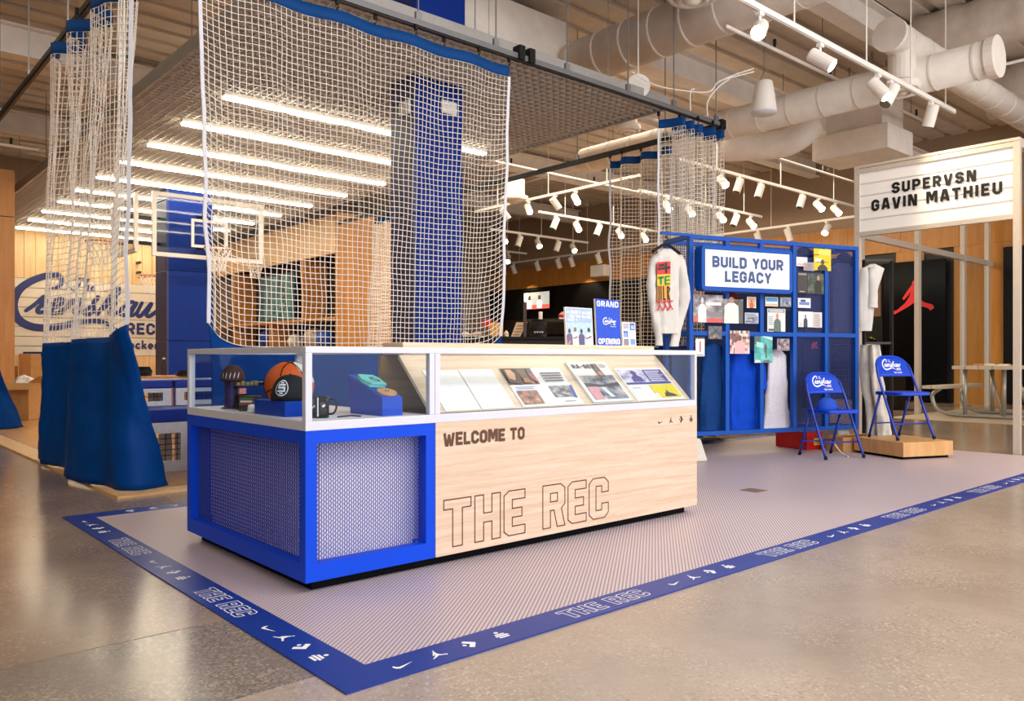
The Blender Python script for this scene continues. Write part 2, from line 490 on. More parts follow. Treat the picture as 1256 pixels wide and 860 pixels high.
JUMP = [(.6, 1.0), (.66, .98), (.66, .9), (.6, .86), (.63, .78), (.6, .7), (.56, .66), (.6, .5), (.62, .36), (.78, .26), (.97, .2), (1.0, .12), (.9, .06), (.86, .12), (.68, .18), (.55, .24), (.5, .26), (.34, .16), (.14, .06), (.02, 0), (0, .08), (.1, .12), (.28, .26), (.4, .42), (.42, .54), (.36, .44), (.26, .34), (.22, .38), (.3, .5), (.4, .64), (.46, .7), (.47, .78), (.52, .82), (.54, .74), (.57, .8), (.56, .92)]
def tri_poly(mb, pts, fn):
    """concave polygon as one ngon face"""
    mb.poly([fn(x, y) for x, y in pts])
def icons(mb, fn, h, u0, v0, gap, sx=1.0):
    """four small maker's marks in a row"""
    def f(ox, kx, ky=None):
        ky = ky or kx
        return lambda x, y: fn(u0+(ox+x*kx)*sx, v0+y*ky)
    tri_poly(mb, SWOOSH, f(0, h*1.25, h))
    tri_poly(mb, JUMP, f(gap, h))
    g = f(2*gap, h)
    mb.ribbon([(x, y) for x, y in ((.35, .95), (.75, .5), (.35, .05))], .3, lambda x, y: g(x, y))
    tri_poly(mb, [(.05, .5), (.2, .66), (.32, .5), (.2, .34)], g)
    g2 = f(3*gap, h)
    for i in range(3):
        y0 = .05+i*.22; w_ = (.36, .46, .34)[i]
        tri_poly(mb, [(.5-w_, y0), (.5+w_, y0), (.5+w_*.9, y0+.16), (.5-w_*.9, y0+.16)], g2)
    tri_poly(mb, [(.5+.14*math.cos(a*math.pi/4), .88+.14*math.sin(a*math.pi/4)) for a in range(8)], g2)

# ================================================================ materials in use
def concrete(name, c1, c2, agg, rough=.16, aggr=.5):
    m, nt, b = nodes(name); L = nt.links
    tc = nt.nodes.new('ShaderNodeTexCoord')
    n = nt.nodes.new('ShaderNodeTexNoise'); n.inputs['Scale'].default_value = 1.1; n.inputs['Detail'].default_value = 8
    n.inputs['Roughness'].default_value = .65
    L.new(tc.outputs['Object'], n.inputs['Vector'])
    r = nt.nodes.new('ShaderNodeValToRGB'); r.color_ramp.elements[0].position = .32; r.color_ramp.elements[1].position = .68
    r.color_ramp.elements[0].color = (*lin(c1), 1); r.color_ramp.elements[1].color = (*lin(c2), 1)
    L.new(n.outputs['Fac'], r.inputs[0])
    v = nt.nodes.new('ShaderNodeTexVoronoi'); v.inputs['Scale'].default_value = 125; v.inputs['Randomness'].default_value = 1
    L.new(tc.outputs['Object'], v.inputs['Vector'])
    n2 = nt.nodes.new('ShaderNodeTexNoise'); n2.inputs['Scale'].default_value = 2.3; n2.inputs['Detail'].default_value = 4
    L.new(tc.outputs['Object'], n2.inputs['Vector'])
    # stones: pick some cells by their random colour
    sep = nt.nodes.new('ShaderNodeSeparateColor'); L.new(v.outputs['Color'], sep.inputs[0])
    r2 = nt.nodes.new('ShaderNodeValToRGB'); r2.color_ramp.interpolation = 'LINEAR'
    e = r2.color_ramp.elements; e[0].position = 0; e[0].color = (*lin(agg[0]), 1)
    e[1].position = 1; e[1].color = (*lin(agg[1]), 1)
    L.new(sep.outputs[0], r2.inputs[0])
    th = nt.nodes.new('ShaderNodeMath'); th.operation = 'GREATER_THAN'; th.inputs[1].default_value = 1-aggr
    L.new(sep.outputs[1], th.inputs[0])
    rr = nt.nodes.new('ShaderNodeMapRange'); rr.inputs[1].default_value = .4; rr.inputs[2].default_value = .65
    rr.inputs[3].default_value = .1; rr.inputs[4].default_value = .62
    L.new(n2.outputs['Fac'], rr.inputs[0])
    mu = nt.nodes.new('ShaderNodeMath'); mu.operation = 'MULTIPLY'
    L.new(th.outputs[0], mu.inputs[0]); L.new(rr.outputs[0], mu.inputs[1])
    mx = nt.nodes.new('ShaderNodeMix'); mx.data_type = 'RGBA'
    L.new(mu.outputs[0], mx.inputs[0]); L.new(r.outputs[0], mx.inputs[6]); L.new(r2.outputs[0], mx.inputs[7])
    L.new(mx.outputs[2], b.inputs['Base Color'])
    rg = nt.nodes.new('ShaderNodeMapRange'); rg.inputs[3].default_value = rough*.75; rg.inputs[4].default_value = rough*1.5
    L.new(n.outputs['Fac'], rg.inputs[0]); L.new(rg.outputs[0], b.inputs['Roughness'])
    b.inputs['Specular IOR Level'].default_value = .65
    MATS[name] = m
concrete('concrete', '#7f6e5e', '#9c8a78', ('#6e6257', '#c9bba8'), .17, .3)
concrete('concrete_aggregate', '#6f655c', '#8a7f73', ('#4c443e', '#c8bcae'), .17, .62)
concrete('concrete_pale', '#95887b', '#afa193', ('#7a6e62', '#cfc3b4'), .2, .35)
M('joint', '#3f3832', .8)
wood('oak_pale', '#d9bd9c', '#ead6bd', (1, 22, 22))
wood('oak_pale_v', '#d9bd9c', '#ead6bd', (14, 14, 1))
wood('oak_front', '#ccae94', '#e0c8b4', (1.2, 20, 26), .45)
wood('oak_warm', '#bb7c36', '#cb8f48', (9, 9, .8))
wood('oak_panel', '#b8792f', '#ca8e42', (6, 6, .5), .35)
wood('gym_floor', '#c08a4c', '#dcab6c', (14, 1.2, 10), .22)
wood('gym_border', '#cba36f', '#ddb988', (2, 9, 9), .4)
wood('pine', '#d9b078', '#ecca98', (9, 9, .8), .5)
wood('dark_wood', '#1c1510', '#2a2019', (6, 6, .8), .5)
wood('platform_wood', '#c7935a', '#d8a86e', (10, 10, 1.5), .45)
M('blue_paint', '#0044d4', .45, var=.03, scale=8, spec=.22)
M('blue_mesh', '#3446a8', .5, var=.03, spec=.25)
M('blue_frame', '#0a4fae', .48, var=.04, scale=8, spec=.25)
M('blue_vinyl', '#003a80', .5, var=.1, scale=6, bump=.3, spec=.08)
M('blue_pad', '#022d88', .5, var=.06, scale=4, spec=.2)
M('blue_band', '#04407f', .7, var=.05, spec=.2)
M('blue_riser', '#0346bd', .4, var=.03, spec=.25)
M('white_metal', '#cdd0dc', .35, var=.02)
M('white_paint', '#e6e2dc', .5, var=.03)
M('inner_white', '#efe9ee', .6, var=.03)
M('black_plinth', '#020308', .6, var=.05, spec=.1)
M('black', '#0c0c0c', .45, var=.1, spec=.25)
M('black_gloss', '#050506', .16, var=.04, spec=.22)
M('black_metal', '#1a1a1c', .4, .4, var=.05)
M('steel', '#8d8f92', .38, .8, var=.05)
M('rail_grey', '#77787b', .42, .5, var=.05)
M('net_white', '#f3eee6', .7, var=.05)
M('strap_white', '#d9dae2', .6, var=.03)
M('grid_grey', '#c6bfb8', .5, .0, var=.04)
M('ceiling_paint', '#cdc2b6', .8, var=.08, scale=3)
M('duct_paint', '#e8e0d7', .65, var=.06, scale=5, bump=.15)
M('beam_paint', '#e8e0d8', .65, var=.06, scale=5)
M('wrap_paint', '#cdc2b7', .75, var=.1, scale=6, bump=.4)
M('lamp_white', '#ece7e0', .45, var=.02)
M('lens_lit', '#fff2dc', .4, var=0, emit='#ffe6bd', es=40)
M('lens_off', '#6a6258', .3, var=.05)
M('led', '#ffffff', .4, var=0, emit='#fff1d6', es=15)
M('cardboard', '#b98a55', .8, var=.08, scale=14)
M('plastic_wrap', '#dcd6cf', .25, var=.05)
M('paper', '#f4f1ea', .6, var=.02)
M('ink_brown', '#5a3a26', .6, var=.15, scale=120)
M('ink_navy', '#1f2c6d', .55, var=.05)
M('ink_white', '#eef0f6', .6, var=.03)
M('ink_black', '#111111', .5, var=.05)
M('ink_slate', '#3a5387', .5, var=.05)
M('red', '#c8141a', .35, var=.05)
M('red_logo', '#e5222c', .4, var=.03)
M('yellow', '#e8c81a', .5, var=.05)
M('white_cloth', '#d6d3ce', .9, var=.05, scale=12, bump=.3)
M('grey_cloth', '#c9c4bd', .85, var=.1, scale=12, bump=.3)
M('shiplap', '#e2d6c4', .55, var=.04, scale=6)
glass('clear_glass', '#f4f8fb')
glass('board_glass', '#eef2f4')

# ================================================================ the setting
# concrete floor: poured strips with saw joints
fl = thing('floor', 'polished concrete shop floor in poured strips', 'floor', (0, 0, 0), kind='structure')
fb = MB().box(-9, 19.5, -7, 26, -.12, -.012).build('floor_base', 'joint', fl)
ys = [-7, -2.6, .6, 2.185, 2.87, 9.5, 18, 26]
mats = ['concrete_pale', 'concrete_pale', 'concrete_pale', 'concrete_aggregate', 'concrete', 'concrete', 'concrete_pale']
for i in range(len(ys)-1):
    g = .004
    MB().box(-9, 19.5, ys[i]+g, ys[i+1]-g, -.06, 0).build('slab', mats[i], fl)

# sports floor with ply border
gx0, gy0, gx1, gy1 = 1.575, 5.82, 8.4, 21.8
gf = thing('gym_floor', 'honey wood sports floor with pale ply border', 'floor', (gx0, gy0, 0), kind='structure')
MB().box(gx0, gx1, gy0, gy1, .0005, .008).build('underlay', 'gym_border', gf)
MB().box(gx0, gx0+.2, gy0, gy1, .0085, .016).build('border', 'gym_border', gf)
MB().box(gx0+.2, gx1, gy0, gy0+.2, .0085, .016).build('border', 'gym_border', gf)
pl = meshof(MB().box(0, 1.196, 0, .096, 0, .0075), 'plank', 'gym_floor')
pn = 0
yy = gy0+.2
row = 0
while yy < 14.2 and pn < 290:
    x = gx0+.2-(.6 if row % 2 else 0)
    while x < 4.2:
        x0 = max(x, gx0+.202); x1 = min(x+1.196, 4.4)
        if x1-x0 > .1:
            o = shared('plank', pl, gf, (x0-gx0, yy-gy0, .0085), scale=((x1-x0)/1.196, 1, 1)); pn += 1
        x += 1.2
    yy += .1; row += 1
MB().box(4.4, gx1, gy0+.2, 14.2, .0085, .016).box(gx0+.2, gx1, yy, gy1, .0085, .016).build('far_planking', 'gym_floor', gf, kind='stuff')

# mat with printed blue border
def mat_material():
    m, nt, b = nodes('woven_mat'); L = nt.links
    tc = nt.nodes.new('ShaderNodeTexCoord')
    sep = nt.nodes.new('ShaderNodeSeparateXYZ'); L.new(tc.outputs['Object'], sep.inputs[0])
    def stripes(ax, ay, k):
        a = nt.nodes.new('ShaderNodeMath'); a.operation = 'MULTIPLY'; a.inputs[1].default_value = ax*k; L.new(sep.outputs[0], a.inputs[0])
        c = nt.nodes.new('ShaderNodeMath'); c.operation = 'MULTIPLY_ADD'; c.inputs[1].default_value = ay*k
        L.new(sep.outputs[1], c.inputs[0]); L.new(a.outputs[0], c.inputs[2])
        s = nt.nodes.new('ShaderNodeMath'); s.operation = 'SINE'; L.new(c.outputs[0], s.inputs[0])
        return s
    s1 = stripes(-.62, .78, 420)
    s2 = stripes(.9, .44, 420)
    mx = nt.nodes.new('ShaderNodeMath'); mx.operation = 'MULTIPLY_ADD'; mx.inputs[1].default_value = .45
    L.new(s2.outputs[0], mx.inputs[0]); L.new(s1.outputs[0], mx.inputs[2])
    r = nt.nodes.new('ShaderNodeValToRGB')
    r.color_ramp.elements[0].position = .3; r.color_ramp.elements[1].position = .62
    r.color_ramp.elements[0].color = (*lin('#90828b'), 1); r.color_ramp.elements[1].color = (*lin('#cdc1c8'), 1)
    mr = nt.nodes.new('ShaderNodeMapRange'); mr.inputs[1].default_value = -1.4; mr.inputs[2].default_value = 1.4
    L.new(mx.outputs[0], mr.inputs[0]); L.new(mr.outputs[0], r.inputs[0])
    L.new(r.outputs[0], b.inputs['Base Color']); b.inputs['Roughness'].default_value = .42
    MATS['woven_mat'] = m
mat_material()
M('mat_blue', '#08318c', .42, var=.04, scale=5)
mx0, mx1, my0, my1 = 1.14, 8.88, 2.0, 5.36
TW = .15
mt = thing('floor_mat', 'lavender grey woven floor mat with printed blue border under the display counter', 'mat', (mx0, my0, 0))
MB().box(mx0+TW, mx1, my0+TW, my1-TW, .0006, .005).build('woven_field', 'woven_mat', mt)
MB().box(mx0, mx1, my0, my0+TW, .0006, .0055).build('border', 'mat_blue', mt)
MB().box(mx0, mx0+TW, my0+TW, my1, .0006, .0055).build('border', 'mat_blue', mt)
MB().box(mx0+TW, mx1, my1-TW, my1, .0006, .0055).build('border', 'mat_blue', mt)
MZ = .0062
def word(u, fn, sx):
    for wtx, off in (('THE', 0), ('REC', (.62+.62+.54+.24+.3+.08)*.085*sx)):
        lt = MB(); outline_text(lt, wtx, .085, fn, u+off, 0, sp=.08, th=.05, sx=sx); lt.build('border_wordmark', 'ink_white', mt)
def marks(u, fn, gap):
    lt = MB(); icons(lt, fn, .062, u, .012, gap); lt.build('border_marks', 'ink_white', mt, kind='stuff')
fF = lambda u, v: Vector((u, my0+.032+v, MZ))
u = 1.34
while u < 8.3:
    marks(u, fF, .135)
    if u+.72 < 8.4: word(u+.74, fF, 1.25)
    u += 1.36
fL = lambda u, v: Vector((mx0+.032+v, my0+.2+(3.05-u), MZ))
k = 0
u = .12
while u < 2.8:
    if k % 2 == 0: marks(u, fL, .12); u += .62
    else: word(u, fL, 1.2); u += .6
    k += 1
fB = lambda u, v: Vector((mx1-u, my1-.035-v, MZ))
u = .75
while u < 7.2:
    word(u, fB, 1.25)
    if u+1.3 < 7.6: marks(u+.75, fB, .135)
    u += 1.36
# floor access cover
a, b2 = G(905, 603), G(945, 603)
MB().box(-.07, .07, -.07, .07, .0056, .0075, Matrix.Translation(G(924, 602.5)*Vector((1, 1, 0)) if False else Vector((G(924, 602.5).x, G(924, 602.5).y, 0)))).build('floor_outlet_cover', M('brass_cover', '#8a6d52', .45, .3), label='small brown square floor outlet cover set in the woven mat', cat='outlet cover')

# ceiling: painted metal deck with ribs
ce = thing('ceiling', 'painted open ceiling deck with ribs', 'ceiling', (0, 0, 5.7), kind='structure')
MB().box(-9, 19.5, -7, 26, 5.75, 5.85).build('deck', 'ceiling_paint', ce)
rib = meshof(MB().box(0, 28.5, 0, .3, -.0, .05), 'deck_rib', 'ceiling_paint')
for i in range(72):
    shared('deck_rib', rib, ce, (-9, -6.8+i*.45, .0))

# far walls
wr = thing('wall_right', 'far store wall, oak band above black panelling', 'wall', (18.2, 12, 0), kind='structure')
MB().box(18.25, 18.4, -7, 26, 4.0, 5.8).build('upper_wall', M('wall_tan', '#a38d78', .8), wr)
MB().box(18.25, 18.4, -7, 26, 0, 4.0).build('wall_core', 'dark_wood', wr)
ypos = -2.0
while ypos < 25.5:
    MB().box(18.2, 18.25, ypos+.004, ypos+1.196, 3.32, 4.0).build('oak_panel', 'oak_panel', wr)
    ypos += 1.2
ypos = -1.9
i = 0
while ypos < 7.6:       # full height oak inside the right-hand room
    if not (5.9 < ypos < 6.8): MB().box(18.2, 18.25, ypos+.004, ypos+.596, 0, 3.316).build('oak_panel', 'oak_panel', wr)
    ypos += .6
for (y0, y1, z0, z1, mm) in ((8.5, 25.9, 1.75, 2.28, 'dark_wood'), (11.4, 13.9, 2.28, 3.3, 'oak_panel'), (8.5, 11.38, 2.3, 3.3, 'black'), (13.92, 25.9, 2.3, 3.3, 'black'), (8.5, 25.9, 0, 1.7, 'black')):
    MB().box(18.16, 18.25, y0, y1, z0, z1).build('panel', mm, wr)

wb = thing('wall_back', 'rear wall, pine boards above painted boards with mural lettering', 'wall', (5, 21.8, 0), kind='structure')
MB().box(-1, 18.25, 21.85, 22.05, 0, 5.8).build('wall_core', M('wall_tan', '#a38d78', .8), wb)
MB().box(-9, -1, 25.8, 26, 0, 5.8).build('wall_core', M('wall_blocker', '#3d352f', .8), wb)  # unseen dark wall added to keep bright sky out of glass reflections
MB().box(-1.2, -1, 22.05, 25.8, 0, 5.8).build('wall_core', M('wall_blocker'), wb)  # unseen return of the same added light blocker
x = 2.4
while x < 8.4:
    MB().box(x+.004, x+.236, 21.78, 21.85, 2.86, 4.1).build('pine_board', 'pine', wb); x += .24
z = 1.02
while z < 2.8:
    MB().box(2.4, 8.4, 21.77, 21.85, z+.008, z+.222).build('board', 'shiplap', wb); z += .23
MB().box(2.4, 8.4, 21.78, 21.85, .0, 1.02).build('wainscot', 'pine', wb)
# mural lettering on the boards
mu = MB()
p0 = atY(14, 432, 21.76); p1 = atY(198, 432, 21.76)
script(mu, plane_fn((p0.x, 21.765, atY(14, 428, 21.76).z), (1, 0, 0), (0, 0, 1), .004), p1.x-p0.x)
mu.build('mural_lettering', 'ink_navy', wb)

# oak clad pier at far left
pw = thing('wall_left', 'oak clad wall end beside the boxes', 'wall', (2.2, 16, 0), kind='structure')
for i, (z0, z1) in enumerate(((.0, 3.38), (3.395, 4.19))):
    MB().box(.6, 2.68, 16, 16.5, z0, z1).build('oak_panel', 'oak_warm', pw)
MB().box(-9.2, -9, -7, 26, 0, 5.8).build('wall_blocker', M('wall_blocker', '#3d352f', .8), kind='structure')  # unseen wall added to block light from the left, dark against reflections
bpy.data.objects['wall_blocker'].name = 'wall_side_blocker'

# right wall of the sports area: fascia and cubby shelving
wc = thing('wall_cubbies', 'oak wall of cubby shelves beside the sports floor', 'wall', (8.4, 18, 0), kind='structure')
MB().box(8.4, 8.5, 15.2, 21.76, 3.2, 4.02).build('fascia', 'pine', wc)
MB().box(8.4, 10.2, 15.1, 15.2, 0, 4.05).build('end_panel', 'oak_panel', wc)
MB().box(9.05, 9.1, 15.2, 21.76, 0, 4.02).build('back_panel', 'dark_wood', wc)
for y in (16.8, 20.7):
    MB().box(8.45, 9.05, y-.05, y+.05, 1.85 if y < 17 else 0, 3.2).build('upright', 'oak_warm', wc)
MB().box(8.45, 9.05, 18.45, 18.55, .53, 1.12).box(8.45, 9.05, 18.45, 18.55, 1.18, 1.79).build('upright', 'oak_warm', wc)
for z in (.5, 1.15, 1.82):
    MB().box(8.42, 9.05, 15.22, 21.76, z-.03, z+.03).build('shelf', 'oak_warm', wc)

# columns, padded blue
def column(name, label, x0, x1, y0, y1, top):
    c = thing(name, label, 'column', ((x0+x1)/2, (y0+y1)/2, 0))
    MB().box(x0+.03, x1-.03, y0+.03, y1-.03, 0, 5.75).build('core', 'blue_pad', c)
    z = .016
    while z < top:
        z1 = min(z+1.25, top)
        MB().box(x0, x1, y0, y0+.03, z+.002, z1-.002).build('pad', 'blue_pad', c, bevel=.012)
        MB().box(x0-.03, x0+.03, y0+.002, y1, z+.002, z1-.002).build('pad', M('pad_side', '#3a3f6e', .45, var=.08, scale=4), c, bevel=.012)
        MB().box(x1-.03, x1, y0+.032, y1, z+.002, z1-.002).build('pad', 'blue_pad', c, bevel=.012)
        z = z1
    return c
c1 = column('padded_column', 'wide blue padded column rising through the ceiling grid behind the netting', 4.92, 5.56, 7.15, 7.6, 4.15)
MB().box(4.9, 5.58, 7.12, 7.62, 4.5, 5.75).build('upper_jacket', 'blue_pad', c1, bevel=.02)
p = atY(551, 133, 7.14)
MB().box(p.x-.12, p.x+.1, 7.115, 7.15, p.z-.07, p.z+.08).build('light_box', 'white_paint', c1, bevel=.02)
p = atX(497, 133, 4.88)
MB().box(4.855, 4.89, p.y-.1, p.y+.1, p.z-.08, p.z+.08).build('light_box', 'white_paint', c1, bevel=.02)
column('padded_column', 'blue padded column carrying the glass basketball backboard', 4.78, 5.58, 14.6, 15.2, 3.95)

# ---------------------------------------------------------------- hung grid ceiling
gr = thing('grid_ceiling', 'grey open cell grid ceiling hung over the sports floor', 'grid ceiling', (2.85, 6.05, 4.0))
gw, gd, cs = 5.02, 15.6, .105
slx = meshof(MB().box(0, gw, -.006, .006, 0, .05), 'slat', 'grid_grey')
sly = meshof(MB().box(-.006, .006, 0, gd, 0, .05), 'slat', 'grid_grey')
n = int(gd/cs)
for i in range(1, n): shared('slat', slx, gr, (0, i*cs, 0))
for i in range(1, int(gw/cs)): shared('slat', sly, gr, (i*cs, 0, 0))
M('grid_edge', '#a3a19e', .45, .3)
for a in ((2.85, 2.88, 6.05, 6.05+gd), (2.85+gw-.03, 2.85+gw, 6.05, 6.05+gd), (2.85, 2.85+gw, 6.02, 6.05), (2.85, 2.85+gw, 6.05+gd, 6.08+gd)):
    MB().box(*a, 3.985, 4.13).build('edge_channel', 'grid_edge', gr)
M('panel_dark', '#4b443e', .8)
hg = MB()
for xx in (3.2, 5.3, 7.4):
    for y_ in (6.6, 9, 11.4, 13.8, 16.2, 18.6, 21): hg.tube([(xx, y_, 4.05), (xx, y_, 5.7)], .006, 4)
hg.build('hanger_wires', 'steel', gr)
k = 0
for y_ in (9.0, 10.35, 11.7, 13.0, 14.35, 15.7, 17.05, 18.4, 19.75, 21.1):
    t = thing('strip_light', 'glowing white linear strip light under the grid ceiling', 'light', (3.55, y_, 3.9), group='linear strip lights under the grid ceiling')
    MB().box(3.55, 7.42, y_-.04, y_+.04, 3.945, 3.998).build('housing', 'lamp_white', t)
    MB().box(3.56, 7.41, y_-.05, y_+.05, 3.915, 3.945).build('diffuser', 'led', t, bevel=.01)

# ---------------------------------------------------------------- ducts, beams, pipes
def duct(name, label, pts, r, n=20, seams=True):
    t = thing(name, label, 'duct', Vector(pts[0]))
    MB().tube(pts, r, n).build('duct_body', 'duct_paint', t, smooth=False)
    for o in t.children: o.data.polygons.foreach_set('use_smooth', [len(p.vertices) == 4 for p in o.data.polygons])
    return t
def seams(t, a, b, r, step=.45):
    a, b = Vector(a), Vector(b); d = b-a; n_ = int(d.length/step)
    for i in range(n_+1):
        p = a+d*(i/max(1, n_)); q = d.normalized()*.012
        MB().tube([p-q, p+q], r+.006, 20).build('seam', 'duct_paint', t, smooth=False)
d = duct('round_duct', 'large round spiral duct passing above the netting rail', [(7.85, 7.6, 4.95), (7.85, 1.0, 4.95)], .3)
seams(d, (7.85, 7.5, 4.95), (7.85, 2, 4.95), .3)
d = duct('round_duct', 'long round spiral duct with open flange beyond the track light', [(9.95, 9.4, 4.32), (9.95, 3.1, 4.32)], .21)
seams(d, (9.95, 9.2, 4.32), (9.95, 3.3, 4.32), .21)
MB().tube([(9.95, 3.18, 4.32), (9.95, 3.085, 4.32)], .235, 20).build('flange', 'duct_paint', d)
d = duct('round_duct', 'capped round branch duct crossing above the long duct', [(9.3, 4.0, 4.66), (14.2, 4.0, 4.66)], .18)
seams(d, (9.6, 4, 4.66), (14, 4, 4.66), .18)
MB().tube([(9.27, 4, 4.66), (9.33, 4, 4.66)], .195, 20).build('end_cap', 'duct_paint', d)
MB().tube([(9.62, 4, 4.66), (9.62, 4, 4.2)], .15, 20).build('tee', 'duct_paint', d)
# plenum with elbow
t = thing('duct_plenum', 'boxy duct plenum with round elbow behind the long duct', 'duct', atF(1035, 170, 12.5))
p = atF(1035, 172, 12.6)
MB().box(p.x-.15, p.x+.75, p.y-.75, p.y+.45, p.z-.28, p.z+.1).build('plenum_box', 'duct_paint', t, bevel=.01)
MB().box(p.x, p.x+.75, p.y-.6, p.y+.3, p.z+.1, p.z+.7).build('plenum_riser', 'duct_paint', t, bevel=.01)
e0 = atF(885, 181, 12.9); e1 = atF(950, 178, 12.7); e2 = atF(978, 168, 12.6); e3 = atF(996, 150, 12.6)
for dx, dy in ((.1, -.4), (.6, -.4), (.1, .2), (.6, .2)):
    MB().tube([(p.x+dx, p.y+dy, p.z+.65), (p.x+dx, p.y+dy, 5.74)], .01, 6).build('hanger_rod', 'steel', t)
pp = smooth_line([e0, e1, e2, e3], 5)
MB().tube(pp, .22, 18).build('elbow', 'duct_paint', t, smooth=True)
# rectangular main duct
t = thing('rectangular_duct', 'big white rectangular duct running behind the netting rail', 'duct', (5, 7.9, 5.0))
for x0 in (2.2, 3.6, 5.0, 6.4):
    MB().box(x0+.006, x0+1.394, 7.68, 8.8, 4.98, 5.54).build('duct_section', 'duct_paint', t, bevel=.008)
    MB().box(x0-.02, x0+.02, 7.66, 8.82, 4.96, 5.56).build('flange', 'duct_paint', t)
# I-beams along x
for (Y, x0, x1, z, lab) in ((4.9, 3.0, 18.2, 5.3, 'white painted steel beam above the track light'), (6.95, 8.25, 18.2, 4.9, 'white painted steel beam above the loudspeaker'), (9.6, -2, 18.2, 5.3, 'white painted steel beam beyond the rectangular duct'), (13.5, -2, 18.2, 5.2, 'white painted steel beam above the far tracks'), (17.5, -2, 18.2, 5.2, 'white painted steel beam near the rear wall'), (12.0, -3, 2.7, 4.85, 'pale painted steel beam left of the grid ceiling')):
    t = thing('steel_beam', lab, 'beam', (x0, Y, z))
    MB().box(x0, x1, Y-.13, Y+.13, z, z+.025).build('flange', 'beam_paint', t)
    MB().box(x0, x1, Y-.02, Y+.02, z+.025, z+.375).build('web', 'beam_paint', t)
    MB().box(x0, x1, Y-.13, Y+.13, z+.375, z+.4).build('flange', 'beam_paint', t)
# wrapped insulation bundles under the deck
for i, (a, b, r) in enumerate((((8.95, 1.5, 5.45), (8.95, 6.6, 5.45), .28), ((11.8, 1.0, 5.4), (11.7, 4.6, 5.4), .34), ((14.6, 1.4, 5.25), (14.4, 4.6, 5.25), .4), ((13.6, 7.3, 5.2), (13.5, 9.3, 5.2), .3), ((6.2, 9.9, 5.35), (6.1, 13.2, 5.35), .33))):
    a, b = Vector(a), Vector(b); P = []; RR = []
    for k in range(25):
        f = k/24; P.append(a.lerp(b, f)); RR.append(r*(1+.07*math.sin(k*2.1+i)))
    MB().tube(P, RR, 16).build('wrapped_duct', 'wrap_paint', smooth=True, label=('lumpy wrapped duct high above the track light', 'lumpy wrapped duct beyond the capped branch duct', 'lumpy wrapped duct above the marquee sign', 'lumpy wrapped duct above the blue memorabilia wall', 'lumpy wrapped duct above the grid ceiling')[i], cat='duct')
# sprinkler pipes
for i, (a, b, lab) in enumerate((((7.6, 5.05, 4.62), (13, 5.05, 4.62), 'thin white sprinkler pipe above the loudspeaker'), ((9.4, 7.75, 4.62), (18, 7.75, 4.62), 'thin white sprinkler pipe behind the far track lights'), ((8.6, 11.6, 4.7), (18, 11.6, 4.7), 'thin white sprinkler pipe above the far tracks'), ((12.2, 1, 4.95), (12.2, 16, 4.95), 'thin white sprinkler pipe running towards the rear wall'), ((-3, 14.2, 4.2), (2.7, 14.2, 4.2), 'thin pipe left of the grid ceiling'))):
    t = thing('sprinkler_pipe', lab, 'pipe', a)
    MB().tube([a, b], .022, 8).build('pipe_run', 'beam_paint', t, smooth=True)
    a, b = Vector(a), Vector(b)
    for k in (.15, .4, .65, .9):
        p = a.lerp(b, k)
        MB().tube([p, p+Vector((0, 0, 5.72-p.z))], .006, 5).build('hanger_rod', 'steel', t)
        MB().lathe([(.0, .1), (.02, .1), (.02, .03), (.012, .0)], 8, Matrix.Translation(p+Vector((.2*(b-a).normalized().x, .2*(b-a).normalized().y, .02)))).build('sprinkler_head', 'black_metal', t)
# round ceiling diffusers
def diffuser(p, r, lab):
    t = thing('ceiling_diffuser', lab, 'diffuser', p)
    m = Matrix.Translation(p)
    MB().lathe([(r*.98, .1), (r, .06), (r*.97, .02), (r*.78, 0), (r*.72, .03), (r*.74, .1)], 28, m).build('outer_ring', 'duct_paint', t, smooth=True)
    MB().lathe([(r*.66, .08), (r*.66, .0), (r*.5, -.03), (r*.44, 0), (r*.46, .08)], 28, m).build('middle_ring', 'duct_paint', t, smooth=True)
    MB().lathe([(r*.38, .07), (r*.36, -.01), (r*.2, -.045), (0, -.05)], 24, m).build('core_cone', 'duct_paint', t, smooth=True)
    MB().tube([p+Vector((0, 0, .08)), p+Vector((0, 0, .115 if abs(p.x-9.62) < .01 else .55))], r*.72, 20).build('neck', 'duct_paint', t)
diffuser(atY(850, 0, 5.1), .27, 'round white ceiling diffuser above the netting rail')
diffuser(Vector((9.62, 4.0, 4.08)), .2, 'round white ceiling diffuser behind the track light')
diffuser(atF(770, 162, 12.4), .2, 'round white ceiling diffuser beside the grid ceiling edge')
diffuser(atF(632, 247, 17), .28, 'round white ceiling diffuser among the far tracks')

# ================================================================ netting on rails
RZ = 3.8
def rail(name, lab, a, b, mat, rods):
    t = thing(name, lab, 'rail', a)
    MB().bar(a, b, .05, .05).build('rail_channel', mat, t)
    a, b = Vector(a), Vector(b); d = (b-a).normalized()
    MB().bar(a-Vector((0, 0, .034)), b-Vector((0, 0, .034)), .03, .016).build('rail_slot', 'black_metal', t)
    for f in rods:
        p = a.lerp(b, f)
        MB().tube([p+Vector((0, 0, .02)), p+Vector((0, 0, 5.72-RZ))], .007, 6).build('hanger_rod', 'steel', t)
        MB().bar(p-d*.03+Vector((0, 0, .05)), p+d*.03+Vector((0, 0, .05)), .03, .09).build('clamp', 'steel', t)
    return t
fr = rail('netting_rail', 'grey ceiling rail carrying the front netting curtains', (1.7, 5.62, RZ), (8.35, 5.62, RZ), 'rail_grey', (.04, .2, .33, .46, .6, .74, .86, .985))
pj = atY(643, 71, 5.62)
MB().box(pj.x-.1, pj.x-.03, 5.57, 5.67, RZ-.03, RZ+.1).box(pj.x+.03, pj.x+.1, 5.57, 5.67, RZ-.03, RZ+.1).build('splice_bracket', 'black', fr)
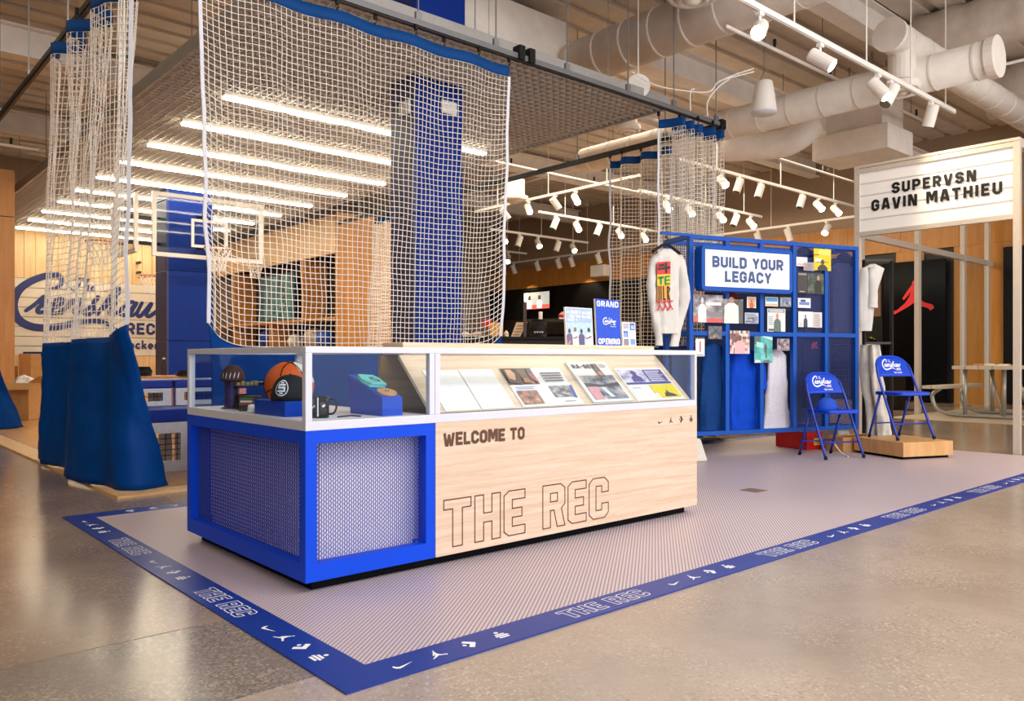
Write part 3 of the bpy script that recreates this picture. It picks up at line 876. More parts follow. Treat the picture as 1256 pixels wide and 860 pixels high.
MB().box(8.3, 8.4, 5.57, 5.7, RZ-.06, RZ+.06).build('corner_bracket', 'black', fr, bevel=.015)
rail('netting_rail', 'black ceiling rail along the left edge of the sports floor', (1.7, 5.7, RZ), (1.7, 16, RZ), 'black_metal', (.05, .2, .36, .52, .7, .9))
rail('netting_rail', 'dark ceiling rail along the right edge of the sports floor', (8.35, 5.72, RZ), (8.35, 15, RZ), 'black_metal', (.08, .25, .45, .7, .9))

def resample(pts, step):
    P = [Vector((p[0], p[1], 0)) for p in pts]; L = [0]
    for i in range(1, len(P)): L.append(L[-1]+(P[i]-P[i-1]).length)
    n = max(2, int(round(L[-1]/step))); out = []
    j = 0
    for i in range(n+1):
        s = L[-1]*i/n
        while j < len(L)-2 and L[j+1] < s: j += 1
        f = (s-L[j])/max(1e-9, L[j+1]-L[j]); out.append(P[j].lerp(P[j+1], min(1, f)))
    return out
hook_me = meshof(MB().box(-.012, .012, -.012, .012, -.05, 0).tube([(0, 0, -.045), (.012, 0, -.07), (0, 0, -.09), (-.008, 0, -.075)], .005, 5), 'hook', 'black')
def curtain(name, lab, path, zt, zs, zb, cell=.05, rs=.0036, sag=0, bpath=None, mpath=None, straps=(0, -1), hooks=6, skirt=True, band=.1, zlow=None, bfreq=0):
    """zs(f): height where net meets the skirt at fraction f along the path"""
    top = resample(path, cell); n = len(top)-1
    if bpath:
        bp = resample(bpath, cell/4); bot = [bp[min(len(bp)-1, int(round(i/n*(len(bp)-1))))] for i in range(n+1)]
    else: bot = top
    if mpath:
        mp = resample(mpath, cell/4); mid = [mp[min(len(mp)-1, int(round(i/n*(len(mp)-1))))] for i in range(n+1)]
    if not callable(zs): zc = zs; zs = lambda f: zc
    t = thing(name, lab, 'netting', (top[0].x, top[0].y, zb))
    zn = zt-band
    def P(i, z):
        f = i/n; k = (zn-z)/max(.01, zn-zb); k = max(0, min(1, k))
        q = top[i].lerp(bot[i], k)
        if mpath:
            z0 = zs(f)
            if z >= z0: q = top[i].lerp(mid[i], (zn-z)/max(.01, zn-z0)*1.0 if z < zn else 0)
            else: q = mid[i].lerp(bot[i], (z0-z)/max(.01, z0-zb))
        return Vector((q.x, q.y, z))
    zlo = zlow if zlow is not None else min(zs(i/n) for i in range(n+1))
    rows = int((zn-zlo)/cell)
    def V(i, j):
        f = i/n
        z0 = zs(f)
        z = zn+(z0-zn)*j/rows
        if sag:
            e = min(f, 1-f)*n*cell
            z -= sag*(1-math.exp(-e/.28))*math.sin(math.pi*min(1, j/rows))
        z += .006*mnoise.noise((i*.35, j*.35, 1.7)) 
        p = P(i, z)
        p += Vector((mnoise.noise((i*.25, j*.12, 5)), mnoise.noise((i*.25, j*.12, 9)), 0))*.02*min(1, j/12)
        return p
    mb = MB()
    W = [[V(i, j) for j in range(rows+1)] for i in range(n+1)]
    for i in range(n+1): mb.tube(W[i], rs, 3, cap=False)
    for j in range(rows+1): mb.tube([W[i][j] for i in range(n+1)], rs, 3, cap=False)
    mb.build('net', 'net_white', t, kind='stuff')
    # header band
    hb = MB()
    hb.grid(n, 2, lambda a, b: P(int(round(a*n)), zt+.012*math.sin(a*n*cell*12)*0-band*b*1.0))
    hbo = hb.build('header_band', 'blue_band', t, smooth=True, solid=.006)
    if skirt:
        sk = MB()
        nn = min(160, n*2)
        def sf(a, b):
            i = a*n; i0 = int(i); i1 = min(n, i0+1); f = i-i0
            z = zs(a)+(zb-zs(a))*b
            p = P(i0, z).lerp(P(i1, z), f)
            wv = mnoise.noise((a*n*cell*1.6, b*2.2, 3.1))*.05*b + mnoise.noise((a*n*cell*5, b*6, 8.1))*.014+mnoise.noise((a*n*cell*9, b*13, 2.1))*.006
            return p+Vector((wv, wv*.4, 0))
        sk.grid(nn, 24, sf)
        sk.build('skirt', 'blue_vinyl', t, smooth=True, solid=.005)
    for s in straps:
        i = 0 if s == 0 else n
        sm = MB()
        pts = W[i]
        for a, b in zip(pts[:-1], pts[1:]): pass
        sd = (top[1]-top[0]).normalized() if i == 0 else (top[n]-top[n-1]).normalized()
        nn2 = Vector((-sd.y, sd.x, 0))
        base = len(sm.v)
        for p in pts:
            for aa, bb in ((-.014, -.004), (.014, -.004), (.014, .004), (-.014, .004)):
                sm.v.append(p+sd*aa+nn2*bb)
        for j in range(len(pts)-1):
            for k in range(4):
                k2 = (k+1) % 4; sm._f(base+j*4+k, base+j*4+k2, base+j*4+4+k2, base+j*4+4+k)
        sm._f(base+3, base+2, base+1, base); e = base+4*(len(pts)-1); sm._f(e, e+1, e+2, e+3)
        sm.build('edge_strap', 'strap_white', t)
    for k in range(hooks):
        i = int(round(k/(hooks-1)*n)) if hooks > 1 else 0
        p = top[i]
        shared('hook', hook_me, hbo, Vector((p.x, p.y, zt+.09)))
    return t
HB = RZ-.115   # top of header bands
def wavy(a, b, amp, waves, n=120, ph=0, axis='n', amp2=0):
    a, b = Vector((*a, 0)), Vector((*b, 0)); d = b-a; nrm = Vector((-d.y, d.x, 0)).normalized(); out = []
    for i in range(n+1):
        f = i/n
        k = amp*math.sin(2*math.pi*waves*f+ph)+amp2*math.sin(2*math.pi*waves*2.3*f+ph*2)
        p = a+d*f+nrm*k; out.append((p.x, p.y))
    return out
# front curtain, drawn out flat
def zs_front(f):
    e0 = math.exp(-f/.035); e1 = math.exp(-(1-f)/.045)
    return 1.03+.17*e0+.13*e1
curtain('netting_curtain', 'wide white net curtain stretched flat behind the display counter', wavy((2.05, 5.62), (4.92, 5.62), .022, 4.5), HB, zs_front, .03, .047, .0036, sag=.05,
        bpath=wavy((2.16, 5.6), (4.76, 5.62), .05, 3.5, ph=.6), hooks=9)
# left curtain, gathered
curtain('netting_curtain', 'gathered white net curtain with blue skirt at the left corner of the sports floor',
        wavy((1.7, 5.78), (1.7, 8.05), .1, 3.5, ph=.3, amp2=.03), HB, lambda f: 1.13+.06*math.exp(-f/.05)-.05*f, .025, .052, .0038, mpath=wavy((1.7, 5.98), (1.64, 8.5), .06, 2.6, ph=.3, amp2=.015),
        bpath=[tuple(p)[:2] for p in smooth_line([(1.98, 6.04, 0), (1.86, 5.97, 0), (1.70, 5.93, 0), (1.61, 6.05, 0), (1.62, 6.3, 0), (1.56, 6.55, 0), (1.51, 6.9, 0), (1.54, 7.2, 0), (1.63, 7.5, 0), (1.58, 7.8, 0), (1.53, 8.0, 0), (1.58, 8.2, 0), (1.62, 8.5, 0)], 5)], hooks=6, straps=(0,))
# right front bunch
curtain('netting_curtain', 'bunched white net curtain at the right end of the front rail',
        wavy((7.3, 5.62), (8.3, 5.62), .13, 5.0, ph=.8, amp2=.03), HB, 1.1, .03, .05, .0038, hooks=5)
curtain('netting_curtain', 'gathered white net curtain on the dark right hand rail behind the blue memorabilia wall',
        wavy((8.35, 6.35), (8.35, 7.4), .07, 3, ph=.2), HB, 1.1, .03, .05, .0038, hooks=5)
curtain('netting_curtain', 'distant white net bunch hanging before the oak end panel',
        wavy((8.35, 12.4), (8.35, 13.5), .12, 4, ph=.2), HB, 1.0, .03, .065, .005, hooks=3, bpath=wavy((8.2, 12.2), (8.35, 13.9), .16, 4, ph=.2))
# blue skirt bunch far left
curtain('netting_curtain', 'gathered net curtain with flared blue skirt beside the cardboard boxes',
        wavy((1.7, 12.0), (1.7, 13.2), .08, 3), HB, 1.1, .025, .06, .005, mpath=wavy((1.72, 11.9), (1.72, 13.1), .08, 3),
        bpath=[tuple(p)[:2] for p in smooth_line([(2.2, 12.5, 0), (2.05, 12.3, 0), (1.8, 12.2, 0), (1.62, 12.4, 0), (1.6, 12.8, 0), (1.66, 13.3, 0)], 5)], hooks=3, straps=())

# ================================================================ basketball hoops
def hoop(name, lab, o, u, n_, w, h, zb, rim_z, arm=None, board=True, rimr=.225, gap=.16):
    """o: plan centre of board, u: plan direction along the board, n_: facing direction"""
    o, u, n_ = Vector((*o, 0)), Vector((*u, 0)).normalized(), Vector((*n_, 0)).normalized()
    t = thing(name, lab, 'hoop', o+Vector((0, 0, zb)))
    B = lambda a, z, d=0: o+u*a+n_*d+Vector((0, 0, z))
    if board:
        gbo = MB().bar(B(-w/2+.04, zb+h/2), B(w/2-.04, zb+h/2), .012, h-.08).build('glass_board', 'board_glass', t)
        for (a0, z0, a1, z1) in ((-w/2, zb+.035, w/2, zb+.035), (-w/2, zb+h-.035, w/2, zb+h-.035)):
            MB().bar(B(a0, z0), B(a1, z1), .05, .07).build('board_frame', 'white_paint', t)
        for a in (-w/2+.035, w/2-.035):
            MB().bar(B(a, zb+.07), B(a, zb+h-.07), .07 if abs(u.y) > .5 else .05, .05 if abs(u.y) > .5 else .07, (u.x, u.y, 0)).build('board_frame', 'white_paint', t)
        sq = MB()
        f = lambda a, b: B(a, b, .012)
        sq.ribbon([(-.3, rim_z+.05), (.3, rim_z+.05), (.3, rim_z+.5), (-.3, rim_z+.5)], .05, f, True)
        sq.build('target_square', 'white_paint', gbo, solid=.003)
    c = B(0, rim_z, gap+rimr)
    ring = [c+Vector((math.cos(a)*rimr, math.sin(a)*rimr, 0)) for a in [2*math.pi*k/28 for k in range(28)]]
    rmo = MB().tube(ring, .012, 6, closed=True).build('rim', M('rim_red', '#9a3a1c', .4), t, smooth=True)
    MB().bar(B(0, rim_z, .005), B(0, rim_z, gap+.01), .1, .03).build('rim_bracket', M('rim_red'), t)
    nb = MB(); N = 12
    lv = [(rimr, 0), (rimr*.86, -.1), (rimr*.68, -.2), (rimr*.55, -.3), (rimr*.52, -.42)]
    for k in range(N):
        for sg in (1, -1):
            pts = []
            for q, (rr, dz) in enumerate(lv):
                a = 2*math.pi*(k+sg*q*.5)/N
                pts.append(c+Vector((rr*math.cos(a), rr*math.sin(a), dz)))
            nb.tube(pts, .007, 4)
    nb.build('hoop_net', 'net_white', rmo)
    if arm:
        arm = Vector((*arm, 0))
        for dz in (.25, h-.3):
            MB().bar(B(0, zb+dz, -.01), arm+Vector((0, 0, zb+dz)), .06, .06).build('mount_arm', 'black_metal', t)
    return t
hoop('basketball_hoop', 'white framed glass backboard with hoop facing the counter on the blue column', (5.36, 14.2), (1, 0), (0, -1), 1.96, 1.1, 2.7, 2.88, (5.3, 14.6))
hoop('basketball_hoop', 'glass backboard with hoop on the side of the blue column behind the gathered net', (4.15, 14.95), (0, 1), (-1, 0), 1.4, 1.0, 2.75, 2.95, (4.75, 14.95))
hoop('basketball_hoop', 'small hoop with white net on the cubby wall fascia', (8.38, 18.3), (0, 1), (-1, 0), 1, .8, 3.2, 3.3, board=False)
hoop('basketball_hoop', 'hoop with white net on a dark bracket before the mural boards', (6.35, 21.5), (1, 0), (0, -1), 1, .8, 2.9, 3.0, (6.35, 21.76), board=False, gap=.5)

# ================================================================ track lights
def head(name, lab, base, aim, lit, s=1.0, group=None, cast=0):
    base = Vector(base); aim = Vector(aim).normalized()
    t = thing(name, lab, 'spotlight', base, group=group)
    c = base+Vector((0, 0, -.13*s))
    MB().tube([base, c], .012*s, 8).build('stem', 'lamp_white', t)
    MB().box(-.03*s, .03*s, -.02*s, .02*s, -.03*s, 0, Matrix.Translation(base)).build('adapter', 'lamp_white', t)
    a = c-aim*.1*s; b = c+aim*.12*s
    ho = MB().tube([a, a+aim*.012*s, b], [.05*s, .058*s, .058*s], 18).build('housing', 'lamp_white', t, smooth=False)
    MB().tube([b-aim*.002, b+aim*.004], .05*s, 18).build('lens', 'lens_lit' if lit else 'lens_off', ho)
    if cast: spot('spot_beam', b+aim*.03, b+aim*2, cast, size=85)
    return t
def track(lab, a, b, rods=3, at=None):
    a, b = Vector(a), Vector(b)
    t = thing('light_track', lab, 'light track', a)
    MB().bar(a, b, .045, .05).build('track_channel', 'lamp_white', t)
    MB().bar(a-Vector((0, 0, .028)), b-Vector((0, 0, .028)), .02, .01).build('track_slot', 'grid_grey', t)
    for fr_k in (at or [(k+.5)/rods for k in range(rods)]):
        p = a.lerp(b, fr_k)
        MB().tube([p, p+Vector((0, 0, 5.72-p.z))], .008, 6).build('hanger_rod', 'lamp_white', t)
TZ = 4.0
track('white light track hung above the marquee end of the mat', (4.9, 3.79, TZ), (10.62, 3.79, TZ), at=(.122, .332, .586, .778, .953))
for i, (px, py, aim, lit, cast, lab) in enumerate(((932, 10, (-.75, -.35, -.55), 1, 90, 'lit white cylinder spotlight on the near track aimed at the counter'), (1006, 50, (.25, -.75, -.6), 1, 90, 'lit white spotlight swung sideways on the near track'), (1077, 89, (.1, -.65, -.8), 1, 90, 'lit white spotlight by the round diffuser on the near track'), (1092, 98, (-.5, .2, -.85), 0, 0, 'unlit white spotlight beside the diffuser on the near track'), (1142, 124, (.1, .3, -.95), 0, 0, 'unlit small spotlight at the end of the near track'))):
    p = atY(px, py, 3.79); head('track_spotlight', lab, (p.x, 3.79, TZ-.03), aim, lit, 1.15, cast=cast)
FZ = 4.3
track('white light track running towards the rear wall beyond the netting', (11.4, 9.4, FZ), (11.4, 14.2, FZ))
for px, py, lit in ((619, 259, 0), (648, 252, 1), (681, 245, 0), (706, 240, 1)):
    p = atX(px, py-6, 11.4); head('track_spotlight', '%s white spotlight on the track running towards the rear wall' % ('lit' if lit else 'unlit'), (11.4, p.y, FZ-.03), (-.35, -.75, -.7) if lit else (.6, -.2, -.75), lit, 1.2, 'spotlights on the track running towards the rear wall', cast=60 if px == 706 else 0)
track('white light track starting behind the grand opening sign', (12.5, 13.25, FZ), (17.6, 13.25, FZ))
for px, py, lit in ((681, 265, 0), (708, 270, 1), (734, 274, 0), (760, 279, 1), (790, 284, 1)):
    p = atY(px, py, 13.25); head('track_spotlight', '%s white spotlight on the track behind the grand opening sign' % ('lit' if lit else 'unlit'), (p.x, 13.25, FZ-.03), (-.35, -.75, -.7) if lit else (-.4, .1, -.9), lit, 1.3, 'spotlights on the track behind the grand opening sign', cast=60 if px == 708 else 0)
track('white light track far behind the netting edge', (13.2, 15.85, FZ), (16.9, 15.85, FZ))
for px, py, lit in ((618, 286, 1), (637, 288, 0), (660, 291, 1), (684, 294, 0), (703, 297, 1)):
    p = atY(px, py, 15.85); head('track_spotlight', '%s white spotlight on the track far behind the netting edge' % ('lit' if lit else 'unlit'), (p.x, 15.85, FZ-.03), (-.35, -.75, -.7) if lit else (-.3, .1, -.9), lit, 1.35, 'spotlights on the track far behind the netting edge')
track('short white light track deep in the store', (15.6, 18.8, FZ), (17.2, 18.8, FZ), 1)
p = atY(623, 309, 18.8); head('track_spotlight', 'lit white spotlight on the short track deep in the store', (p.x, 18.8, FZ-.03), (-.5, -.5, -.6), 1, 1.5)
track('thin light track along the oak band of the far store wall', (17.5, 5.8, 4.12), (17.5, 21, 4.12), 5)
for px, lit in ((617, 0), (630, 0), (659, 0), (685, 0), (701, 0), (734, 0), (930, 0), (967, 0), (1014, 1)):
    p = atX(px, 300, 17.5); head('track_spotlight', '%s white spotlight on the thin track along the oak band' % ('lit' if lit else 'unlit'), (17.5, p.y, 4.09), (.35, -.1, -.9) if not lit else (-.7, -.1, -.6), lit, 1.35, 'spotlights on the thin track along the oak band', cast=60 if px in (630, 701, 967) else 0)
track('white light track above the blue memorabilia wall', (11.0, 8.2, FZ), (17.4, 8.2, FZ))
for px, py, lit in ((886, 209, 1), (906, 215, 0), (932, 222, 0), (983, 237, 0), (1004, 243, 1), (1025, 248, 1)):
    p = atY(px, py, 8.2); head('track_spotlight', '%s white spotlight on the track above the blue memorabilia wall' % ('lit' if lit else 'unlit'), (p.x, 8.2, FZ-.03), (-.35, -.75, -.7) if lit else (-.35, .1, -.9), lit, 1.2, 'spotlights on the track above the blue memorabilia wall', cast=60 if px == 1004 else 0)
track('short white light track behind the bunched netting', (12.4, 10.25, FZ), (16.9, 10.25, FZ), 3)
for px, py, lit in ((884, 254, 1), (902, 259, 0), (921, 263, 1), (846, 247, 1), (818, 241, 1)):
    p = atY(px, py, 10.25); head('track_spotlight', '%s white spotlight on the short track behind the bunched netting' % ('lit' if lit else 'unlit'), (p.x, 10.25, FZ-.03), (-.35, -.75, -.7) if lit else (-.45, .1, -.9), lit, 1.3, 'spotlights on the short track behind the bunched netting')
# pendant loudspeaker
p = atF(937, 120, 9.6)
t = thing('pendant_loudspeaker', 'white bell shaped pendant loudspeaker hanging by a wire', 'loudspeaker', p)
m = Matrix.Translation(p-Vector((0, 0, .2)))
MB().lathe([(.0, .4), (.08, .4), (.1, .385), (.125, .25), (.15, .06), (.152, .03)], 26, m).build('shell', 'lamp_white', t, smooth=True)
MB().lathe([(.152, .03), (.145, .008), (.0, .0)], 26, m).build('grille', M('grille_white', '#d9dbe2', .6), t, smooth=True)
MB().tube([p+Vector((-.08, 0, .2)), p+Vector((0, 0, .32)), p+Vector((.08, 0, .2))], .005, 5).tube([p+Vector((0, 0, .32)), p+Vector((0, 0, 1.6))], .005, 5).build('suspension_wire', 'steel', t)
# white disc on the rail and cable loops
p = atF(783, 105, 9.4)
MB().tube([p, p+Vector((.03, .03, 0))], .14, 24).tube([p+Vector((.02, .02, .1)), p+Vector((.02, .02, 1.6))], .008, 6).build('ceiling_disc', 'lamp_white', label='white round disc hanging from a rod above the grid ceiling edge', cat='disc')
cb = MB()
for pts in (((775, 88), (800, 103), (830, 110), (868, 113), (880, 101), (890, 97), (925, 88)), ((847, 136), (847, 113), (852, 109)), ((868, 143), (868, 125), (880, 108), (895, 97)), ((880, 101), (900, 92), (925, 84))):
    cb.tube(smooth_line([atF(a, b, 9.3) for a, b in pts], 6), .008, 6)
cb.build('ceiling_cables', 'lamp_white', label='white cables drooping between the beams above the netting rail', cat='cable')

# ================================================================ display counter
X0, X1, Y0, Y1, XB = 1.489, 4.102, 2.933, 4.255, 2.124
YW = 3.44            # rear of the oak part
ZB, ZM, ZT = .052, .66, 1.0
ct = thing('display_counter', 'long display counter with blue mesh end, oak front and glass cases', 'counter', ((X0+X1)/2, (Y0+Y1)/2, 0))
MB().box(X0+.055, XB, Y0+.055, Y1-.055, .006, ZB).build('plinth', 'black_plinth', ct)
MB().box(XB, X1-.055, Y0+.055, YW-.055, .006, ZB).build('plinth', 'black_plinth', ct)
bw = .05
FZ1, FZ0 = .607, .124     # opening of the mesh panels
for (x, y) in ((X0, Y0), (XB-bw, Y0), (X0, Y1-bw), (XB-bw, Y1-bw)):
    MB().box(x, x+bw, y, y+bw, ZB, ZM).build('blue_post', 'blue_paint', ct)
for (x0, x1, y0, y1) in ((X0+bw, XB-bw, Y0, Y0+bw), (X0+bw, XB-bw, Y1-bw, Y1), (X0, X0+bw, Y0+bw, Y1-bw), (XB-bw, XB, Y0+bw, Y1-bw)):
    MB().box(x0, x1, y0, y1, FZ1, ZM).build('blue_rail', 'blue_paint', ct)
    MB().box(x0, x1, y0, y1, ZB, FZ0).build('blue_rail', 'blue_paint', ct)
MB().box(X0+.12, XB-.014, Y0+.11, Y0+.12, FZ0-.03, FZ1+.02).build('inner_panel', 'inner_white', ct)
MB().box(X0+.11, X0+.12, Y0+.12, Y1-.035, FZ0-.03, FZ1+.02).build('inner_panel', 'inner_white', ct)
MB().box(XB-.012, XB-.002, Y0+bw, Y1-bw, FZ0, FZ1).build('inner_panel', 'blue_paint', ct)
MB().box(X0+bw, XB-bw, Y1-.03, Y1-.02, FZ0, FZ1).build('inner_panel', 'blue_paint', ct)
MB().box(X0+bw, XB-bw, Y0+bw, Y1-bw, ZB+.002, ZB+.03).build('inner_floor', 'inner_white', ct)
def expanded(name, fn, wd, hg, px, pz, r):
    mb = MB(); n = int(wd/px)
    px = wd/n
    rows = int(hg/(pz/2)); dz = hg/rows
    for i in range(n+1):
        pts = []
        for j in range(rows+1):
            a = i*px+(px/2 if j % 2 else 0)*(1 if i % 2 == 0 else -1)
            a = i*px+(.48*px if (j+i) % 2 else -.48*px)*.5
            pts.append(fn(max(0, min(wd, a)), j*dz))
        mb.tube(pts, r, 3, cap=False)
    return mb
ref = Y0+.042
expanded('mesh', lambda a, z: Vector((X0+bw+a, ref, FZ0+z)), XB-X0-2*bw, FZ1-FZ0, .0105, .018, .0022).build('expanded_mesh', 'blue_mesh', ct, kind='stuff')
expanded('mesh', lambda a, z: Vector((X0+.042, Y0+bw+a, FZ0+z)), Y1-Y0-2*bw, FZ1-FZ0, .0105, .018, .0022).build('expanded_mesh', 'blue_mesh', ct, kind='stuff')
# oak body
MB().box(XB+.003, X1, Y0, Y0+.02, ZB, ZM).build('oak_front', 'oak_front', ct)
MB().box(X1-.02, X1, Y0+.02, YW, ZB, ZM).build('oak_end', 'oak_front', ct)
MB().box(XB+.003, X1-.02, YW-.02, YW, ZB, ZM).build('oak_back', 'oak_front', ct)
# white case frame
fb_ = .03
def cbar(*a): MB().box(*a).build('case_bar', 'white_metal', ct, bevel=.002)
cbar(X0, X1, Y0, Y0+fb_, ZT-.027, ZT); cbar(X0, X1, Y0, Y0+fb_, ZM, ZM+.038)
cbar(X0, X0+fb_, Y0+fb_, Y1, ZT-.027, ZT); cbar(X0, X0+fb_, Y0+fb_, Y1, ZM, ZM+.038)
cbar(X0+fb_, XB, Y1-fb_, Y1, ZT-.027, ZT); cbar(X0+fb_, XB, Y1-fb_, Y1, ZM, ZM+.038)
cbar(XB-.03, XB, Y0+fb_, Y1-fb_, ZT-.027, ZT)
cbar(X1-fb_, X1, Y0+fb_, YW-.2, ZT-.027, ZT); cbar(X1-fb_, X1, Y0+fb_, YW, ZM, ZM+.038)
for (x, y) in ((X0, Y0), (X0, Y1-fb_), (XB-.03, Y1-fb_), (X1-.02, Y0)):
    cbar(x, x+(fb_ if x < 4 else .02), y, y+fb_, ZM+.038, ZT-.027)
cbar(XB-.03, XB-.001, Y0, Y0+fb_, ZM+.038, ZT-.027); cbar(XB+.001, XB+.03, Y0, Y0+fb_, ZM+.038, ZT-.027)
FLZ = .697
MB().box(X0+fb_, XB-.002, Y0+fb_, Y1-fb_, ZM+.002, FLZ).build('case_floor', 'inner_white', ct)
def pane(*a): MB().box(*a).build('glass_pane', 'clear_glass', ct)
pane(X0+fb_, XB-.03, Y0+.012, Y0+.016, ZM+.038, ZT-.027)
pane(XB+.03, X1-.02, Y0+.012, Y0+.016, ZM+.038, ZT-.027)
pane(X0+.012, X0+.016, Y0+fb_, Y1-fb_, ZM+.038, ZT-.027)
pane(X1-.014, X1-.010, Y0+fb_, YW-.21, ZM+.038, ZT-.027)
pane(X0+fb_, XB-.03, Y1-.016, Y1-.012, ZM+.038, ZT-.027)
pane(X0+fb_, XB-.03, Y0+fb_, Y1-fb_, ZT-.012, ZT-.008)
# sloped reading board
SY0, SZ0, SY1, SZ1 = 2.966, .702, 3.235, .968
sl = Vector((0, SY1-SY0, SZ1-SZ0)); SL = sl.length; sv = sl.normalized(); sn = Vector((0, -sv.z, sv.y))
S0 = Vector((XB+.004, SY0, SZ0))
SW = X1-.024-S0.x
sb = MB(); sb.prism([(0, 0), (SW, 0), (SW, SL), (0, SL)], lambda u, v, w_: S0+Vector((u, 0, 0))+sv*v-sn*w_, .016)
sb.build('sloped_board', 'oak_pale', ct)
MB().box(2.155, X1-.03, SY1+.004, SY1+.185, ZT-.03, ZT+.03).build('ledge', 'oak_pale', ct, bevel=.003)
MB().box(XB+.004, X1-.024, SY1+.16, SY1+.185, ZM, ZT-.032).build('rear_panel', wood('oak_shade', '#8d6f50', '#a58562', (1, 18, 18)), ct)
# lettering
fn = plane_fn((0, Y0-.0012, 0), (1, 0, 0), (0, 0, 1))
for wtx, uu in (('WELCOME', 2.17), ('TO', 2.17+(text_w('WELCOME ', .057, .09)+.09*.057)*1.3)):
    lb = MB(); text(lb, wtx, .057, fn, uu, .553, sx=1.3, sp=.09, th=.26); lb.build('welcome_lettering', 'ink_brown', ct)
for wtx, uu in (('THE', 2.172), ('REC', 2.172+(.62+.62+.54+.27+.3+.09)*.218*1.17)):
    lb = MB(); outline_text(lb, wtx, .218, fn, uu, .086, sp=.09, th=.026, sx=1.17); lb.build('outline_lettering', 'ink_brown', ct)
lb = MB(); icons(lb, fn, .04, 3.722, .565, .1); lb.build('maker_marks', 'ink_black', ct, kind='stuff')

# ---------------------------------------------------------------- papers on the slope
def rects(mb, fn, lst, w_, h_):
    for it in lst:
        x0, y0, x1, y1, c = it
        mb.col = c; mb.quad(fn(x0*w_, y0*h_), fn(x1*w_, y0*h_), fn(x1*w_, y1*h_), fn(x0*w_, y1*h_))
def shape(mb, fn, pts, c, w_, h_):
    mb.col = c; mb.poly([fn(x*w_, y*h_) for x, y in pts])
def lines(x0, x1, y0, y1, n, c, seed=1, frac=.55):
    rd = random.Random(seed); out = []; st = (y1-y0)/n
    for i in range(n):
        out.append((x0, y0+i*st, x0+(x1-x0)*rd.uniform(.75, 1), y0+i*st+st*frac, c))
    return out
def mosaic(x0, y0, x1, y1, nx, ny, pal, seed=1):
    rd = random.Random(seed); out = []
    for i in range(nx):
        for j in range(ny):
            a = x0+(x1-x0)*i/nx; b = y0+(y1-y0)*j/ny
            out.append((a, b, a+(x1-x0)/nx, b+(y1-y0)/ny, rd.choice(pal)))
    return out
def mixhex(a, b, f):
    a, b = a.lstrip('#'), b.lstrip('#')
    return '#'+''.join('%02x' % max(0, min(255, int(int(a[i:i+2], 16)*(1-f)+int(b[i:i+2], 16)*f))) for i in (0, 2, 4))
def photo(x0, y0, x1, y1, pal, seed=1, nx=14, ny=14, fq=3.2):
    """printed photograph: soft patches of colour from a palette, dark to light"""
    out = []
    for i in range(nx):
        for j in range(ny):
            v = .5+.75*mnoise.noise((i/nx*fq+seed*7.3, j/ny*fq, seed))+.35*mnoise.noise((i/nx*fq*3+seed, j/ny*fq*3, seed+5))
            v = max(0, min(.999, v))*(len(pal)-1); k = int(v)
            a = x0+(x1-x0)*i/nx; b = y0+(y1-y0)*j/ny
            out.append((a, b, a+(x1-x0)/nx, b+(y1-y0)/ny, mixhex(pal[k], pal[k+1], v-k)))
    return out
def sheet(name, lab, cat, o, u, v, w_, h_, lst, th=.003, base='paper', extra=None, group=None):
    """a flat printed thing: paper body with its print as a part; o = lower left corner of its face"""
    o, u, v = Vector(o), Vector(u).normalized(), Vector(v).normalized(); n_ = u.cross(v)
    t = thing(name, lab, cat, o, group=group)
    b = MB(); b.prism([(0, 0), (w_, 0), (w_, h_), (0, h_)], lambda a, c, d: o+u*a+v*c+n_*d, th); bo_ = b.build('sheet', base, t)
    if lst or extra:
        fn = lambda a, c: o+u*a+v*c+n_*(th+.0008)
        p = MB(); rects(p, fn, [q for q in lst], w_, h_)
        # later rectangles sit a hair above earlier ones
        for i, f in enumerate(p.f):
            for k in f: p.v[k] = p.v[k]+n_*(.000008*i)
        if extra:
            fn2 = lambda a, c: o+u*a+v*c+n_*(th+.001+.000008*len(p.f))
            extra(p, fn2, w_, h_)
        p.build('print', ink(), bo_)
    return t
def slope_rect(bl, br, tl):
    a = onP(*bl, S0, sn); b = onP(*br, S0, sn); c = onP(*tl, S0, sn)
    v0 = (a-S0).dot(sv); v1 = (c-S0).dot(sv)
    return a.x, b.x, max(.004, v0), min(SL-.004, v1)
def on_slope(name, lab, cat, bl, br, tl, lst, extra=None, th=.003):
    x0, x1, v0, v1 = slope_rect(bl, br, tl)
    o = Vector((x0, SY0, SZ0))+sv*v0+sn*.001
    return sheet(name, lab, cat, o, (1, 0, 0), sv, x1-x0, v1-v0, lst, th, extra=extra)
on_slope('blank_sheet', 'blank white sheet on the sloped board beside the case divider', 'paper', (548, 508), (591.5, 505.5), (541, 455), [])
on_slope('blank_sheet', 'blank white sheet on the sloped board beside the photo magazine', 'paper', (593, 505.5), (634, 503), (562, 454), [])
def mag_people(p, fn, w_, h_):
    shape(p, fn, [(.02, .98), (.02, .62), (.2, .55), (.26, .8), (.22, .98)], '#3b2a28', w_, h_)
    shape(p, fn, [(.06, .95), (.05, .72), (.13, .66), (.18, .82), (.15, .95)], '#d9a988', w_, h_)
    shape(p, fn, [(.24, .98), (.26, .62), (.36, .58), (.38, .98)], '#6d5a4e', w_, h_)
    shape(p, fn, [(.28, .72), (.24, .6), (.38, .6), (.34, .72)], '#b07a50', w_, h_)
    shape(p, fn, [(.4, .98), (.38, .7), (.47, .6), (.48, .98)], '#5a5d6d', w_, h_)
    shape(p, fn, [(.4, .8), (.46, .62), (.49, .62), (.45, .85)], '#d8506a', w_, h_)
    shape(p, fn, [(.94, .5), (.9, .2), (.95, .15), (.99, .5)], '#4a55a8', w_, h_)
